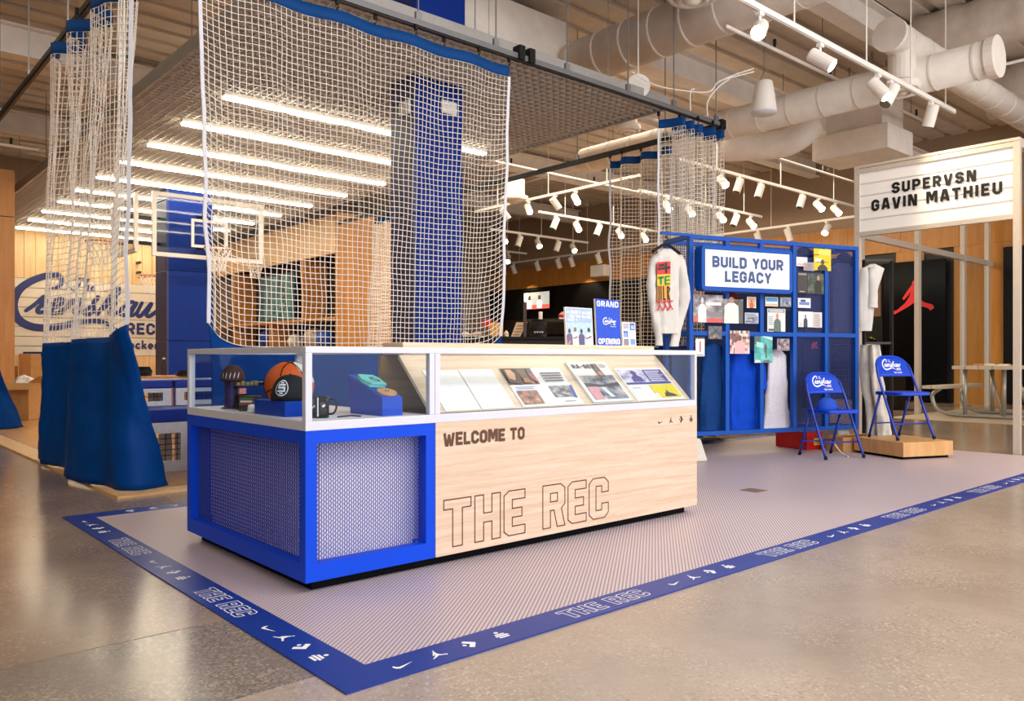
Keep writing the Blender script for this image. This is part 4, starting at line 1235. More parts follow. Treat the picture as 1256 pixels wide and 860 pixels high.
on_slope('photo_magazine', 'open photo magazine with printed spread on the sloped board', 'magazine', (644, 503.5), (718, 498.5), (611, 453),
   photo(.0, .56, .49, 1, ['#241a1a', '#55443f', '#8a6a58', '#c99a80'], 2)+[(.02, .42, .4, .53, '#f3f1f4')]+lines(.06, .4, .44, .52, 2, '#4a5fa8', 3)+photo(.04, .05, .36, .4, ['#4a302c', '#8c6a5c', '#c98a72', '#e6cbbb'], 4)+photo(.6, .2, .93, .5, ['#2c2c32', '#6a6a72', '#a5a5ab', '#d5d5d8'], 6)+lines(.6, .95, .62, .9, 4, '#55555f', 5, .5)+lines(.7, .9, .07, .1, 1, '#9a9aa2', 6), mag_people)
def news(p, fn, w_, h_):
    f = lambda a, b: fn(a*1.0, b*1.0)
    p.col = '#3c3a42'; text(p, 'RA-SEV', h_*.1, f, w_*.07, h_*.82, sx=1.5, th=.26)
    shape(p, fn, [(.08, .46), (.5, .4), (.94, .46), (.94, .36), (.08, .34)], '#2f3a48', w_, h_)
    shape(p, fn, [(.08, .36), (.34, .36), (.3, .05), (.08, .05)], '#d89aa0', w_, h_)
    shape(p, fn, [(.42, .34), (.5, .34), (.62, .1), (.5, .1)], '#dfe2e4', w_, h_)
    shape(p, fn, [(.55, .8), (.58, .6), (.74, .6), (.72, .94), (.56, .94)], '#6e5d58', w_, h_)
    shape(p, fn, [(.6, .72), (.62, .64), (.72, .64), (.7, .74)], '#d5888a', w_, h_)
on_slope('newspaper', 'folded newspaper page with colour photo on the sloped board', 'newspaper', (729, 498), (776, 494), (696, 446), photo(.08, .05, .94, .64, ['#2f3a48', '#77748c', '#8a9a9c', '#c9a8a8', '#dfe2e4'], 9)+lines(.76, .95, .84, .95, 3, '#9a9894', 8), news, .012)
def quad_post(p, fn, w_, h_):
    shape(p, fn, [(.2, .56), (.22, .7), (.28, .76), (.26, .86), (.32, .92), (.38, .86), (.36, .76), (.42, .7), (.42, .56)], '#4b4499', w_, h_)
    shape(p, fn, [(.62, .08), (.66, .2), (.7, .2), (.72, .3), (.76, .2), (.84, .16), (.9, .08)], '#4a3a30', w_, h_)
on_slope('poster_sheet', 'white poster with purple and yellow pictures at the end of the sloped board', 'poster', (783.5, 494.5), (841, 491), (753.5, 452.5),
   photo(.03, .52, .52, .95, ['#8a84c0', '#d9d5ea', '#eceaf4'], 5)+[(.03, .48, .97, .54, '#3c3780'), (.54, .55, .95, .94, '#5a55a0')]+lines(.57, .93, .57, .92, 6, '#d6d2ea', 9)+[(.03, .05, .42, .46, '#f4f3f0')]+lines(.08, .25, .36, .4, 1, '#777777', 2)+[(.45, .05, .97, .46, '#e8d01c'), (.45, .05, .52, .2, '#efe9d8')], quad_post)

# ---------------------------------------------------------------- signs standing on the ledge
LY = SY1+.09
def ledge_sign(name, lab, px0, px1, ytop, lst, extra=None, base='paper', th=.012):
    a = atY((px0+px1)/2, ytop, LY)
    x0 = atY(px0, 400, LY).x; x1 = atY(px1, 400, LY).x
    return sheet(name, lab, 'sign', (x0, LY+.006, ZT+.0305), (1, 0, 0), (0, .06, 1), x1-x0, a.z-ZT-.03, lst, th, base, extra)
def village(p, fn, w_, h_):
    p.col = '#f6f7fc'
    for i, s in enumerate(('IT TAKES A VILLAGE', '- AND THIS VILLAGE', 'MADE IT.')):
        text(p, s, h_*.075, fn, w_*.06, h_*(.83-i*.105), sx=(w_*.88)/text_w('IT TAKES A VILLAGE', h_*.075), th=.24)
    for x, sh, hd in ((.12, '#6d5d86', '#5a4038'), (.33, '#eeeaf0', '#8a6a58'), (.56, '#5f5480', '#5a4038'), (.84, '#f0eef4', '#4a342c')):
        y0 = .28 if sh[1] == 'e' or sh[1] == 'f' else .24
        shape(p, fn, [(x-.1, .0), (x-.11, y0), (x-.05, y0+.06), (x+.05, y0+.06), (x+.11, y0), (x+.1, .0)], sh, w_, h_)
        shape(p, fn, [(x+.05*math.cos(q), y0+.13+.065*math.sin(q)) for q in [k*math.pi/5 for k in range(10)]], hd, w_, h_)
    shape(p, fn, [(.2, .2), (.28, .16), (.42, .2), (.4, .24), (.28, .2)], '#8a6a58', w_, h_)
    shape(p, fn, [(.66, .2), (.78, .16), (.94, .22), (.92, .26), (.78, .2)], '#6a4a3c', w_, h_)
    shape(p, fn, [(.02, 0), (.12, .12), (.16, .1), (.1, 0)], '#c98a80', w_, h_)
ledge_sign('village_sign', 'pale blue photo sign of four people on the counter ledge', 694, 727, 377.5, [(.02, .0, .98, .6, '#b3cfee'), (.02, .6, .98, .985, '#a3b9e4')], village)
def grand(p, fn, w_, h_):
    p.col = '#f4f6fc'
    for s, y in (('GRAND', .84), ('OPENING', .03)):
        k = (w_*.9)/text_w(s, h_*.12); text(p, s, h_*.12, fn, w_*.05, h_*y, sx=k, th=.24)
    script(p, lambda a, b: fn(w_*.27+a, h_*.4+b), w_*.5)
ledge_sign('grand_opening_sign', 'royal blue grand opening sign with white lettering on the counter ledge', 731.5, 761, 367.5, [(.0, .0, 1, 1, '#0b47c8')], grand)
ledge_sign('collage_sign', 'small white and blue collage card on the counter ledge', 763.5, 779.5, 395.5, [(.06, .72, .5, .96, '#b9b4bc'), (.56, .66, .94, .96, '#2f57c4'), (.64, .7, .9, .88, '#a9bce8'), (.06, .36, .4, .62, '#2f57c4'), (.08, .36, .34, .55, '#8fa8e4'), (.5, .34, .94, .6, '#d7d7de'), (.06, .02, .44, .3, '#8d8490'), (.56, .05, .94, .3, '#7f97dd')])

# ---------------------------------------------------------------- things in the glass case
def ball(p, r):
    t = thing('basketball', 'orange and black basketball with a white panel in the glass case', 'ball', p-Vector((0, 0, r)))
    b = MB()
    b.lathe([(max(.0, r*math.sin(math.pi*k/24)), -r*math.cos(math.pi*k/24)) for k in range(25)], 32, Matrix.Translation(p))
    o = b.build('shell', M('ball_orange', '#e2601c', .55, var=.08, scale=200, bump=.2), t, smooth=True)
    V = Vector((-.75, -.66, 0)); 
    s = MB()
    def circ(n_, off, rr):
        n_ = Vector(n_).normalized(); a = n_.orthogonal().normalized(); c = n_.cross(a)
        q = math.sqrt(max(0, r*r-off*off))
        s.tube([p+n_*off+(a*math.cos(x)+c*math.sin(x))*q for x in [2*math.pi*k/40 for k in range(40)]], rr, 5, closed=True)
    circ((1, .3, .2), 0, .0035); circ((-.25, .3, 1), 0, .0035); circ((.3, -1, .3), .06, .0035); circ((.3, -1, .3), -.06, .0035)
    s.build('seams', 'black', t, smooth=True)
    w_ = MB()
    c = Vector((.55, -.45, .65)).normalized(); a = c.orthogonal().normalized(); e = c.cross(a)
    w_.grid(16, 5, lambda x, y: p+(c*math.cos(y*.62)+(a*math.cos(2*math.pi*x)+e*math.sin(2*math.pi*x))*math.sin(y*.62)).normalized()*(r+.0012))
    w_.build('white_panel', M('ball_white', '#efece4', .5), t, smooth=True)
ball(Vector((1.784, 3.685, FLZ+.12)), .12)
MB().box(1.546, 1.72, 3.235, 3.55, FLZ, .763).build('riser_block', 'blue_riser', bevel=.002, label='low blue display block under the black cap', cat='display block')
def cap(name, lab, p, rz, col, s=1.0, tilt=0, mark=None, brim=True):
    t = thing(name, lab, 'cap', p, rz)
    mt_ = M('cap_'+col.strip('#'), col, .8, var=.08, scale=40)
    d = MB()
    prof = []
    for k in range(13):
        a = math.pi/2*k/12; prof.append((.092*s*math.cos(a)**.75 if k < 12 else 0, .115*s*math.sin(a)))
    sc = Matrix.Diagonal((.92, 1.08, 1, 1))
    d.lathe(prof, 28, Matrix.Rotation(tilt, 4, 'X') @ sc); cr = d.build('crown', mt_, t, smooth=True, local=True, solid=.003)
    if brim:
        b = MB()
        def bf(u_, v_):
            a = (u_-.5)*2.1
            r0 = .092*s; x = math.sin(a)*r0*(.92+.04*v_); y = -math.cos(a)*r0*1.06-(.078*s*v_)*max(.0, math.cos(a*.86))**.6
            return Matrix.Rotation(tilt, 4, 'X') @ Vector((x, y, .016*s-.014*s*(x/(.09*s))**2*v_+.004*s*v_))
        b.grid(18, 6, bf); b.build('brim', mt_, t, smooth=True, local=True, solid=.004)
    MB().tube([Matrix.Rotation(tilt, 4, 'X') @ Vector((0, 0, .112*s)), Matrix.Rotation(tilt, 4, 'X') @ Vector((0, 0, .12*s))], .007*s, 8).build('button', mt_, cr, local=True)
    if mark: mark(cr, s)
    return t
def dollar(t, s):
    # round white emblem on the crown's face
    f = MB()
    def pm(u_, v_):
        # wrap a flat patch around the crown front
        z = .058*s+v_; a = u_/(.094*s)
        r = .092*s*math.cos(math.asin(min(.98, z/(.115*s))))**.75
        return Vector((math.sin(a)*r*.95, -math.cos(a)*r*1.09-.004, z))
    k = .034*s
    ring = [(k*1.0*math.cos(x), k*math.sin(x)) for x in [2*math.pi*i/30 for i in range(30)]]
    f.ribbon(ring, .0045*s, pm, True)
    for a, b, c, d in ((-.62, .3, .62, .55), (-.62, -.08, .62, .18), (-.62, -.5, .62, -.26), (-.62, .1, -.36, .42), (.36, -.4, .62, -.02), (-.28, .6, .28, .8), (-.28, -.78, .28, -.58)):
        n = 6
        f.ribbon([(k*(a+(c-a)*i/n), k*(b+d)/2) for i in range(n+1)], k*(d-b), pm)
    f.build('emblem', 'ink_white', t, local=True)
cap('baseball_cap', 'black cap with round white emblem on the blue display block', Vector((1.632, 3.36, .764)), R_(-50), '#17171b', .98, mark=dollar, brim=False)
# mug
p = Vector((1.645, 3.107, FLZ))
t = thing('mug', 'black mug with white mark near the case corner', 'mug', p)
MB().lathe([(0, 0), (.037, 0), (.038, .003), (.038, .092), (.034, .092), (.034, .01), (0, .01)], 26, Matrix.Translation(p)).build('cup', 'black_gloss', t, smooth=True)
ra = Vector((RX, RY, 0))
MB().tube(smooth_line([p+ra*.036+Vector((0, 0, .078)), p+ra*.062+Vector((0, 0, .074)), p+ra*.07+Vector((0, 0, .045)), p+ra*.058+Vector((0, 0, .02)), p+ra*.036+Vector((0, 0, .016))], 5), .0045, 8).build('handle', 'black_gloss', t, smooth=True)
mk = MB()
fwd = Vector((-FX, -FY, 0))
mf = lambda a, b: p+(Matrix.Rotation(a/.038, 3, 'Z') @ fwd)*.0386+Vector((0, 0, b))
mk.ribbon([(.0, .008), (.0, .088)], .006, mf); mk.ribbon([(-.03, .045), (-.015, .052), (.02, .05), (.03, .056)], .008, mf)
mk.build('mark', 'ink_white', t)
MB().tube(smooth_line([p+ra*.075+Vector((0, 0, .004)), p+ra*.12+Vector((.02, .05, .004)), p+ra*.16+Vector((.02, .08, .004)), p+ra*.2+Vector((.0, .05, .004))], 6), .003, 6).build('cable', 'black', smooth=True, label='thin black cable on the case floor by the mug', cat='cable')
# wedge riser
wx0, wx1 = 1.888, 1.994
wt = thing('wedge_riser', 'blue sloped display riser in the glass case', 'display block', (1.94, 3.14, FLZ))
MB().prism([(3.0, FLZ), (3.275, FLZ), (3.30, .876), (3.0, .779)], lambda a, b, c: Vector((wx0+c, a, b)), wx1-wx0).build('wedge_body', 'blue_riser', wt, bevel=.002)
def wz(y): return .779+(y-3.0)/.3*.097
wsl = Vector((0, .3, .097)).normalized(); wn = Vector((0, -wsl.z, wsl.y))
W0 = Vector((wx0, 3.0, .779))
# teal wristband and wooden disc
tb = thing('wristband', 'folded mint green wristband with black mark on the blue riser', 'wristband', W0+wsl*.12)
for k in range(2):
    MB().prism([(.01+.012*k, .13), (.085+.006*k, .115), (.1, .2), (.092, .245), (.02, .262), (.004, .2)], lambda a, b, c: W0+Vector((a, 0, 0))+wsl*b+wn*(c+.001+.011*k), .010).build('fold', M('mint', '#7fe0d8', .8, var=.06), tb, bevel=.003)
mm = MB(); fk = lambda a, b: W0+Vector((a, 0, 0))+wsl*b+wn*.0225
mm.ribbon([(.045, .155), (.075, .155), (.075, .18), (.05, .18), (.05, .205), (.078, .205)], .009, fk); mm.build('mark', 'ink_black', tb)
t = thing('wooden_disc', 'round pale wooden disc with burnt mark on the blue riser', 'disc', W0+wsl*.05)
cc = W0+Vector((.056, 0, 0))+wsl*.055
mtx = Matrix.Translation(cc+wn*.0005) @ wn.to_track_quat('Z', 'Y').to_matrix().to_4x4()
MB().lathe([(0, 0), (.044, 0), (.045, .002), (.045, .007), (.044, .009), (0, .009)], 28, mtx).build('disc_body', 'platform_wood', t)
dm = MB(); dm.ribbon([(-.014, -.008), (-.002, .01), (.004, -.004), (.014, .008)], .005, lambda a, b: cc+Vector((a, 0, 0))+wsl*b+wn*.0105); dm.build('mark', 'ink_brown', t)
# left hand group
p = atF(262, 470, 3.95)
q = Vector((1.62, 3.98, FLZ))
MB().lathe([(0, 0), (.055, 0), (.055, .004), (.042, .012), (.04, .1), (.045, .145), (.0, .145)], 20, Matrix.Translation(q)).build('cap_stand', M('purple_stand', '#3a2d63', .4), smooth=False, label='dark purple pedestal under the brown cap', cat='stand')
def lettered(t, s):
    f = MB()
    for k in range(5):
        a = (k-2)*.34
        f.ribbon([(a, .025*s), (a+.12, .06*s)], .02*s, lambda u_, v_: Vector((math.sin(u_)*.093*s*.93, -math.cos(u_)*.093*s*1.1-.002, v_)))
    f.build('lettering', 'ink_white', t, local=True)
cap('baseball_cap', 'brown cap with white lettering on the purple pedestal', q+Vector((0, 0, .14)), R_(-35), '#4a2a24', .68, mark=lettered, brim=False)
# black high-top shoe
def shoe(name, lab, p, rz, upper, sole, s=1.0, high=True, stripes=None):
    t = thing(name, lab, 'shoe', p, rz)
    def loft(rows, n=14):
        mb = MB(); b0 = len(mb.v)
        for (y, z0, z1, w_) in rows:
            for k in range(n):
                a = 2*math.pi*k/n
                mb.v.append(Vector((math.copysign(abs(math.cos(a))**.7, math.cos(a))*w_/2*s, y*s, ((z0+z1)/2+math.sin(a)*(z1-z0)/2)*s)))
        for i in range(len(rows)-1):
            for k in range(n):
                k2 = (k+1) % n; mb._f(b0+i*n+k, b0+i*n+k2, b0+(i+1)*n+k2, b0+(i+1)*n+k)
        mb._f(*[b0+k for k in reversed(range(n))]); mb._f(*[b0+(len(rows)-1)*n+k for k in range(n)])
        return mb
    h = .135 if high else .09
    loft([(-.14, .018, .045, .05), (-.125, .015, .06, .085), (-.08, .015, .075, .098), (-.02, .015, .1, .09), (.03, .015, h, .082), (.09, .015, h+.01, .076), (.125, .015, h, .066), (.135, .03, h-.02, .03)]).build('upper', upper, t, smooth=True, local=True)
    loft([(-.148, .0, .02, .05), (-.125, 0, .024, .095), (-.06, 0, .024, .105), (.02, 0, .026, .09), (.1, 0, .03, .085), (.138, 0, .03, .05)]).build('sole', sole, t, smooth=True, local=True)
    lc = MB()
    for k in range(4):
        y = -.07+k*.026; z = .08+k*.011
        lc.tube([(-.024*s, y*s, z*s), (0, (y-.004)*s, (z+.008)*s), (.024*s, y*s, z*s)], .0035*s, 5)
    lc.build('laces', stripes or sole, t, local=True)
    return t
shoe('sneaker', 'black high top sneaker in the glass case', Vector((1.63, 3.82, FLZ)), R_(15), 'black', 'black_gloss', .62)
def bead(name, lab, pts, r, mat): return MB().tube(smooth_line(pts, 5), r, 8).build(name, mat, smooth=True, label=lab, cat='ornament')
zb_ = shoe('sneaker', 'white zebra striped low sneaker beside the blue block', Vector((1.60, 3.615, FLZ)), R_(80), M('shoe_white', '#ece9df', .6), 'ball_white', .4, False, 'black')
zs_ = MB()
for k in range(4):
    y = -.11+k*.05
    zs_.tube([(-.05*.4, y*.4, .05*.4), (-.03*.4, (y+.02)*.4, .098*.4), (.03*.4, (y+.01)*.4, .1*.4)], .003, 5)
zs_.build('stripes', 'black', zb_, local=True)
# small radio with red, white and green panel
t = thing('radio', 'small dark radio with red and green front panel in the glass case', 'radio', (1.60, 3.72, FLZ), R_(-40))
MB().box(-.05, .05, -.02, .02, 0, .075).build('case', M('radio_case', '#3a332f', .4), t, local=True, bevel=.004)
MB().box(-.045, .02, -.024, -.02, .03, .066).build('front_panel', M('radio_panel', '#6d5a46', .4), t, local=True)
for i, c in enumerate(('#b33a34', '#e8e2d6', '#2f7a4a')):
    MB().box(-.04, .015, -.026, -.024, .034+i*.01, .042+i*.01).build('stripe', M('stripe_'+c.strip('#'), c, .5), t, local=True)
MB().tube([(.034, -.024, .045), (.034, -.02, .045)], .012, 16).build('dial', 'steel', t, local=True)
# bracelet laid on a clear stand
t = thing('bracelet_stand', 'olive and black linked bracelet on a clear stand', 'bracelet', (1.7, 3.93, FLZ))
MB().box(1.6, 1.86, 3.9, 3.96, FLZ, FLZ+.115).build('clear_stand', 'board_glass', t)
for k in range(11):
    x = 1.61+k*.023
    MB().box(x, x+.02, 3.905, 3.955, FLZ+.116, FLZ+.134+(.006 if k % 3 == 1 else 0)).build('link', M('olive_link', '#8a7f4c', .4) if k < 5 else 'black_metal', t, bevel=.004)
t = thing('match_carton', 'tiny red and white striped carton in the glass case', 'carton', (1.585, 3.93, FLZ))
MB().box(1.57, 1.6, 3.77, 3.79, FLZ+.082, FLZ+.11).build('carton_body', 'red', t); 
for k in range(3): MB().box(1.569, 1.601, 3.769, 3.791, FLZ+.085+k*.009, FLZ+.088+k*.009).build('stripe', 'white_paint', t)
MB().box(1.572, 1.598, 3.771, 3.789, FLZ, FLZ+.082).build('carton_base', 'black', t)

# ================================================================ blue memorabilia wall
P0 = Vector((6.20, 4.53, 0)); WA = R_(-17.8)
wd = Vector((math.cos(WA), math.sin(WA), 0)); wnf = Vector((math.sin(WA), -math.cos(WA), 0))   # along / towards the front
WL, WT, WBt, WD = 2.13, 2.117, .22, .39
def WP(u_, z, d=0): return P0+wd*u_+wnf*d+Vector((0, 0, z))
def wl(px, py, d=0):
    p = onP(px, py, P0+wnf*d, wnf); return (p-P0).dot(wd), p.z
bl = thing('memorabilia_wall', 'blue framed mesh display wall covered with clippings and garments', 'display wall', P0)
pw_ = .045
for k in range(6):
    u_ = pw_/2+(WL-pw_)*k/5
    MB().bar(WP(u_, WBt, 0), WP(u_, WT, 0), pw_, pw_, wnf).build('upright', 'blue_frame', bl)
for u_ in (pw_/2, WL-pw_/2):
    MB().bar(WP(u_, WBt, -WD), WP(u_, WT, -WD), pw_, pw_, wnf).build('upright', 'blue_frame', bl)
    for z in (WBt+.02, 1.19, WT-.02): MB().bar(WP(u_, z, -.02), WP(u_, z, -WD+.02), pw_*.9, .04).build('side_rail', 'blue_frame', bl)
for z in (WBt+.02, 1.19, WT-.02):
    MB().bar(WP(.02, z), WP(WL-.02, z), .042, .04).build('rail', 'blue_frame', bl)
    MB().bar(WP(.02, z, -WD), WP(WL-.02, z, -WD), .042, .04).build('rail', 'blue_frame', bl)
def wire(d, u0, u1, z0, z1, pitch, r, col):
    mb = MB(); n = int((u1-u0)/pitch)
    for i in range(n+1):
        a = u0+(u1-u0)*i/n; mb.bar(WP(a, z0, d), WP(a, z1, d), r, r, wnf)
    n = int((z1-z0)/pitch)
    for i in range(n+1):
        z = z0+(z1-z0)*i/n; mb.bar(WP(u0, z, d), WP(u1, z, d), r, r)
    return mb.build('wire_mesh', col, bl, kind='stuff')
M('mesh_navy', '#1d3276', .45, var=.04)
wire(-.012, 1.3, WL-.03, WBt+.03, WT-.03, .02, .0042, 'mesh_navy')
wire(-WD+.02, .03, WL-.03, WBt+.03, WT-.03, .024, .004, 'mesh_navy')
# solid backing boards in the right hand bays
def bay(u0, u1, z0, z1, d, mat): MB().bar(WP(u0, (z0+z1)/2, d), WP(u1, (z0+z1)/2, d), .01, z1-z0).build('backing_board', mat, bl)
M('navy_board', '#16295f', .55, var=.08)
M('blue_board', '#0e4284', .5, var=.08)
bay(1.32, WL-.05, WBt+.05, 1.17, -WD+.05, 'navy_board'); bay(1.75, WL-.05, 1.21, WT-.05, -WD+.05, M('lilac_board', '#4b4a78', .6)); bay(.05, .43, WBt+.05, 1.02, -WD+.05, 'blue_board')
bay(.9, 1.3, WBt+.05, 1.17, -WD+.05, 'navy_board'); bay(.45, 1.3, 1.21, 1.62, -WD+.05, 'navy_board'); bay(.45, .88, WBt+.05, 1.17, -WD+.05, 'navy_board'); bay(1.32, 1.72, 1.21, 1.45, -WD+.05, 'navy_board')
# feet
MB().prism([(-.26, 0), (.2, 0), (.2, .02), (.1, .2), (-.16, .2)], lambda a, b, c: WP(-.02-.11+c, b+.006, a), .2).build('foot_block', M('foot_stone', '#cfcabf', .7, bump=.1), bl, bevel=.012)
MB().prism([(-.26, 0), (.1, 0), (.1, .02), (.05, .2), (-.16, .2)], lambda a, b, c: WP(WL-.2+c, b+.006, a-.12), .16).build('foot_block', M('foot_stone'), bl, bevel=.012)
MB().box(-.03, .03, -.03, .03, .205, .225, Matrix.Translation(WP(.02, 0))).build('foot_plate', 'black', bl)

# header sign
t = thing('legacy_sign', 'white light box sign with blue rounded frame on the memorabilia wall', 'sign', WP(.4, 1.6, .1))
d0, d1 = .025, .13
u0, z1 = wl(860.5, 300, d1); u1, z0 = wl(972, 362, d1); _, z0l = wl(860.5, 356, d1)
z0 = z0l
def rrect(u0, u1, z0, z1, r, n=5):
    out = []
    for cx, cy, a0 in ((u1-r, z1-r, 0), (u0+r, z1-r, 90), (u0+r, z0+r, 180), (u1-r, z0+r, 270)):
        for k in range(n+1):
            a = R_(a0+90*k/n); out.append((cx+r*math.cos(a), cy+r*math.sin(a)))
    return out
MB().prism(rrect(u0, u1, z0, z1, .045), lambda a, b, c: WP(a, b, d0+c), d1-d0-.006).build('box', 'blue_frame', t)
bo = rrect(u0, u1, z0, z1, .045); fr_ = MB(); 
bi = [(u0+.04 if a < (u0+u1)/2 else u1-.04, z0+.04 if b < (z0+z1)/2 else z1-.04) for a, b in bo]
for i in range(len(bo)):
    j = (i+1) % len(bo)
    fr_.quad(WP(*bi[i], d1), WP(*bo[i], d1), WP(*bo[j], d1), WP(*bi[j], d1))
fr_.build('bezel', 'blue_frame', t, solid=.008)
MB().bar(WP(u0+.04, (z0+z1)/2, d1-.004), WP(u1-.04, (z0+z1)/2, d1-.004), .01, z1-z0-.08).build('face', M('sign_face', '#f7f6f4', .5, var=0, emit='#fff7ee', es=.1), t)
lb = MB(); fn = lambda a, b: WP(a, b, d1+.003)
H1 = (z1-z0)*.235; cu = (u0+u1)/2
kx = (u1-u0-.08)*.84/text_w('BUILD YOUR', H1)
text(lb, 'BUILD YOUR', H1, fn, cu-(u1-u0-.08)*.42, (z0+z1)/2+H1*.12, sx=kx, th=.27)
text(lb, 'LEGACY', H1, fn, cu, (z0+z1)/2-H1*1.22, sx=kx, th=.27, align='c')
lb.build('lettering', 'ink_slate', t, kind='stuff')

# clippings on the mesh
def clip(name, lab, cat, x0, y0, x1, y1, base, lst=(), extra=None, d=.028):
    u0, zt = wl(x0, y0, d); u1, zb = wl(x1, y1, d); _, zt2 = wl(x1, y0, d)
    bm_ = M('card_'+base.strip('#'), base, .55, var=.04, scale=20)
    return sheet(name, lab, cat, WP(u0, zb, d), wd, (0, 0, 1), u1-u0, zt-zb, list(lst), .003, bm_, extra)
def fig(body, head, cx=.5, hy=.72, w_=.22, extra=()):
    def f(p, fn, ww, hh):
        for pts, c in extra: shape(p, fn, pts, c, ww, hh)
        shape(p, fn, [(cx-w_, .0), (cx-w_*.95, hy-.25), (cx-w_*.4, hy-.12), (cx+w_*.4, hy-.12), (cx+w_*.95, hy-.25), (cx+w_, 0)], body, ww, hh)
        shape(p, fn, [(cx+w_*.36*math.cos(q), hy+.13*math.sin(q)) for q in [k*math.pi/5 for k in range(10)]], head, ww, hh)
    return f
GP = ['#8d8a8c', '#b9b5b4', '#6d686c', '#d0ccc9', '#4f4a4e']
clip('clipping', 'large collage clipping of a figure in white on red', 'clipping', 850, 361, 886, 396, '#b5aaa4', photo(.0, .16, 1, 1, ['#3f3b3e', '#77727a', '#a8a3a4', '#d6d2ce'], 3)+[(.0, .0, 1, .16, '#d9605c'), (.1, .05, .35, .3, '#d46a62'), (.42, .62, .95, .74, '#e9e6e2'), (.4, .2, .98, .4, '#8a8488')], fig('#f1efea', '#d9d3cd', .3, .78, .14))
clip('clipping', 'clipping of a white varsity jacket', 'clipping', 886.3, 366.5, 911, 397, '#77736f', photo(0, 0, 1, 1, ['#4a4846', '#77736f', '#b9b3ad'], 14), fig('#f2eee2', '#b98a70', .42, .96, .36, [([(.75, 0), (1, 0), (1, .9), (.75, .9)], '#5e5f5c')]))
clip('clipping', 'small grey photo with an orange ball', 'clipping', 868.5, 400, 885, 416, '#5f636c', photo(0, 0, 1, 1, ['#33353d', '#5f636c', '#8d9098'], 6)+[(.35, .1, .55, .3, '#c9824a')])
clip('clipping', 'narrow white card with red lettering', 'clipping', 853, 415.5, 864, 437, '#f1eeee', [(.4, .25, .6, .85, '#c9838a'), (.1, .05, .9, .1, '#8a8488')])
clip('clipping', 'photo of a person in a pink shirt before shelves', 'clipping', 895, 405.5, 919, 434, '#a98a84', mosaic(.0, .0, 1, 1, 11, 8, ['#8d6a64', '#d8c4bc', '#b99a92', '#77524e', '#e6d8d0'], 8), fig('#eeb3b8', '#7a5444', .5, .68, .28))
clip('clipping', 'small orange portrait card', 'clipping', 916, 364, 927, 378, '#f0e6da', [(.12, .1, .88, .9, '#e0a070')], fig('#c06a44', '#a05a3c', .5, .62, .22))
clip('clipping', 'small newspaper clipping in grey print', 'clipping', 913.5, 383.5, 930, 397, '#cfd3de', photo(.05, .05, .95, .6, ['#4d5468', '#8d93a8', '#d9dce4'], 9)+lines(.05, .95, .64, .95, 5, '#7d8498', 2))
def teal(p, fn, w_, h_):
    shape(p, fn, [(.4, 1), (1, .85), (1, .95), (.6, 1)], '#d9f2f0', w_, h_)
    shape(p, fn, [(.1, .6), (.5, .55), (.5, .75), (.1, .8)], '#9fdcd6', w_, h_)
    shape(p, fn, [(.55, .6), (.62, .75), (.7, .6), (.66, .4), (.7, .2), (.62, .2), (.6, .38), (.55, .42)], '#5a5048', w_, h_)
    shape(p, fn, [(.0, .0), (.35, .0), (.3, .1), (.05, .12)], '#d8dde2', w_, h_); shape(p, fn, [(.45, 0), (.95, 0), (.8, .12), (.5, .1)], '#6a7480', w_, h_)
clip('clipping', 'teal photo of a skater hung across the rail', 'clipping', 925, 412.5, 947, 445, '#4fb3ae', photo(0, 0, 1, 1, ['#2f8f8c', '#4fb3ae', '#7fcfca'], 17)+[(.0, .7, .35, 1, '#4a6a6c')], teal, d=.034)
clip('clipping', 'small seaside picture with blue sky', 'clipping', 938.5, 364, 954, 376, '#eae6dc', [(.05, .5, .95, .92, '#4f9fd0'), (.05, .25, .95, .5, '#d9e4e6'), (.05, .08, .95, .25, '#e0b878')])
clip('clipping', 'small grey and blue snapshot beside the seaside picture', 'clipping', 956.5, 364.5, 970, 376.5, '#8d95a8', photo(.05, .05, .95, .95, ['#3f4a64', '#7d88a0', '#c4ccd6'], 12))
clip('clipping', 'magazine cover with a seated figure', 'clipping', 941, 378.5, 963, 407, '#dbe0e2', [(.05, .84, .95, .97, '#5a5a62'), (.1, .86, .9, .95, '#c9c4c8'), (.06, .03, .5, .12, '#4a4a50')]+lines(.06, .36, .3, .7, 5, '#aab2b6', 4), fig('#5d7468', '#d08a50', .55, .68, .2))
clip('clipping', 'white card under the dark cap', 'clipping', 976.5, 315, 990, 327, '#ece4e0', [(.1, .1, .9, .3, '#d9a8a0')])
clip('clipping', 'grey text card beside the yellow poster', 'clipping', 985.5, 321.5, 999, 332.5, '#a99fa4', lines(.1, .9, .12, .9, 5, '#8a8088', 7))
def yel(p, fn, w_, h_):
    p.col = '#f6ecb0'
    shape(p, fn, [(.25, .72), (.95, .7), (.95, .95), (.25, .95)], '#f0dc6a', w_, h_)
    shape(p, fn, [(.05, .38), (.45, .4), (.45, .54), (.05, .54)], '#f8f2d4', w_, h_)
    shape(p, fn, [(.1, .36), (.85, .37), (.85, .4), (.1, .39)], '#6a5a30', w_, h_)
clip('clipping', 'bright yellow poster with a dark portrait', 'poster', 998, 304.5, 1019, 332.5, '#edc81c', [], lambda p, fn, a, b: (yel(p, fn, a, b), fig('#3c3630', '#5a3c2c', .5, .38, .3)(p, fn, a, b)))
clip('clipping', 'charcoal poster with pale caption', 'clipping', 978, 333.5, 990, 360, '#3f3a3c', [(.1, .86, .9, .94, '#9a9498'), (.2, .06, .7, .1, '#b9b4b4')])
clip('clipping', 'dark green photo of a man in black', 'clipping', 990.3, 335, 1010, 361, '#3f4a3e', photo(.0, .0, 1, 1, ['#1f261f', '#3f4a3e', '#66705c'], 13), fig('#151515', '#c08a72', .65, .78, .22))
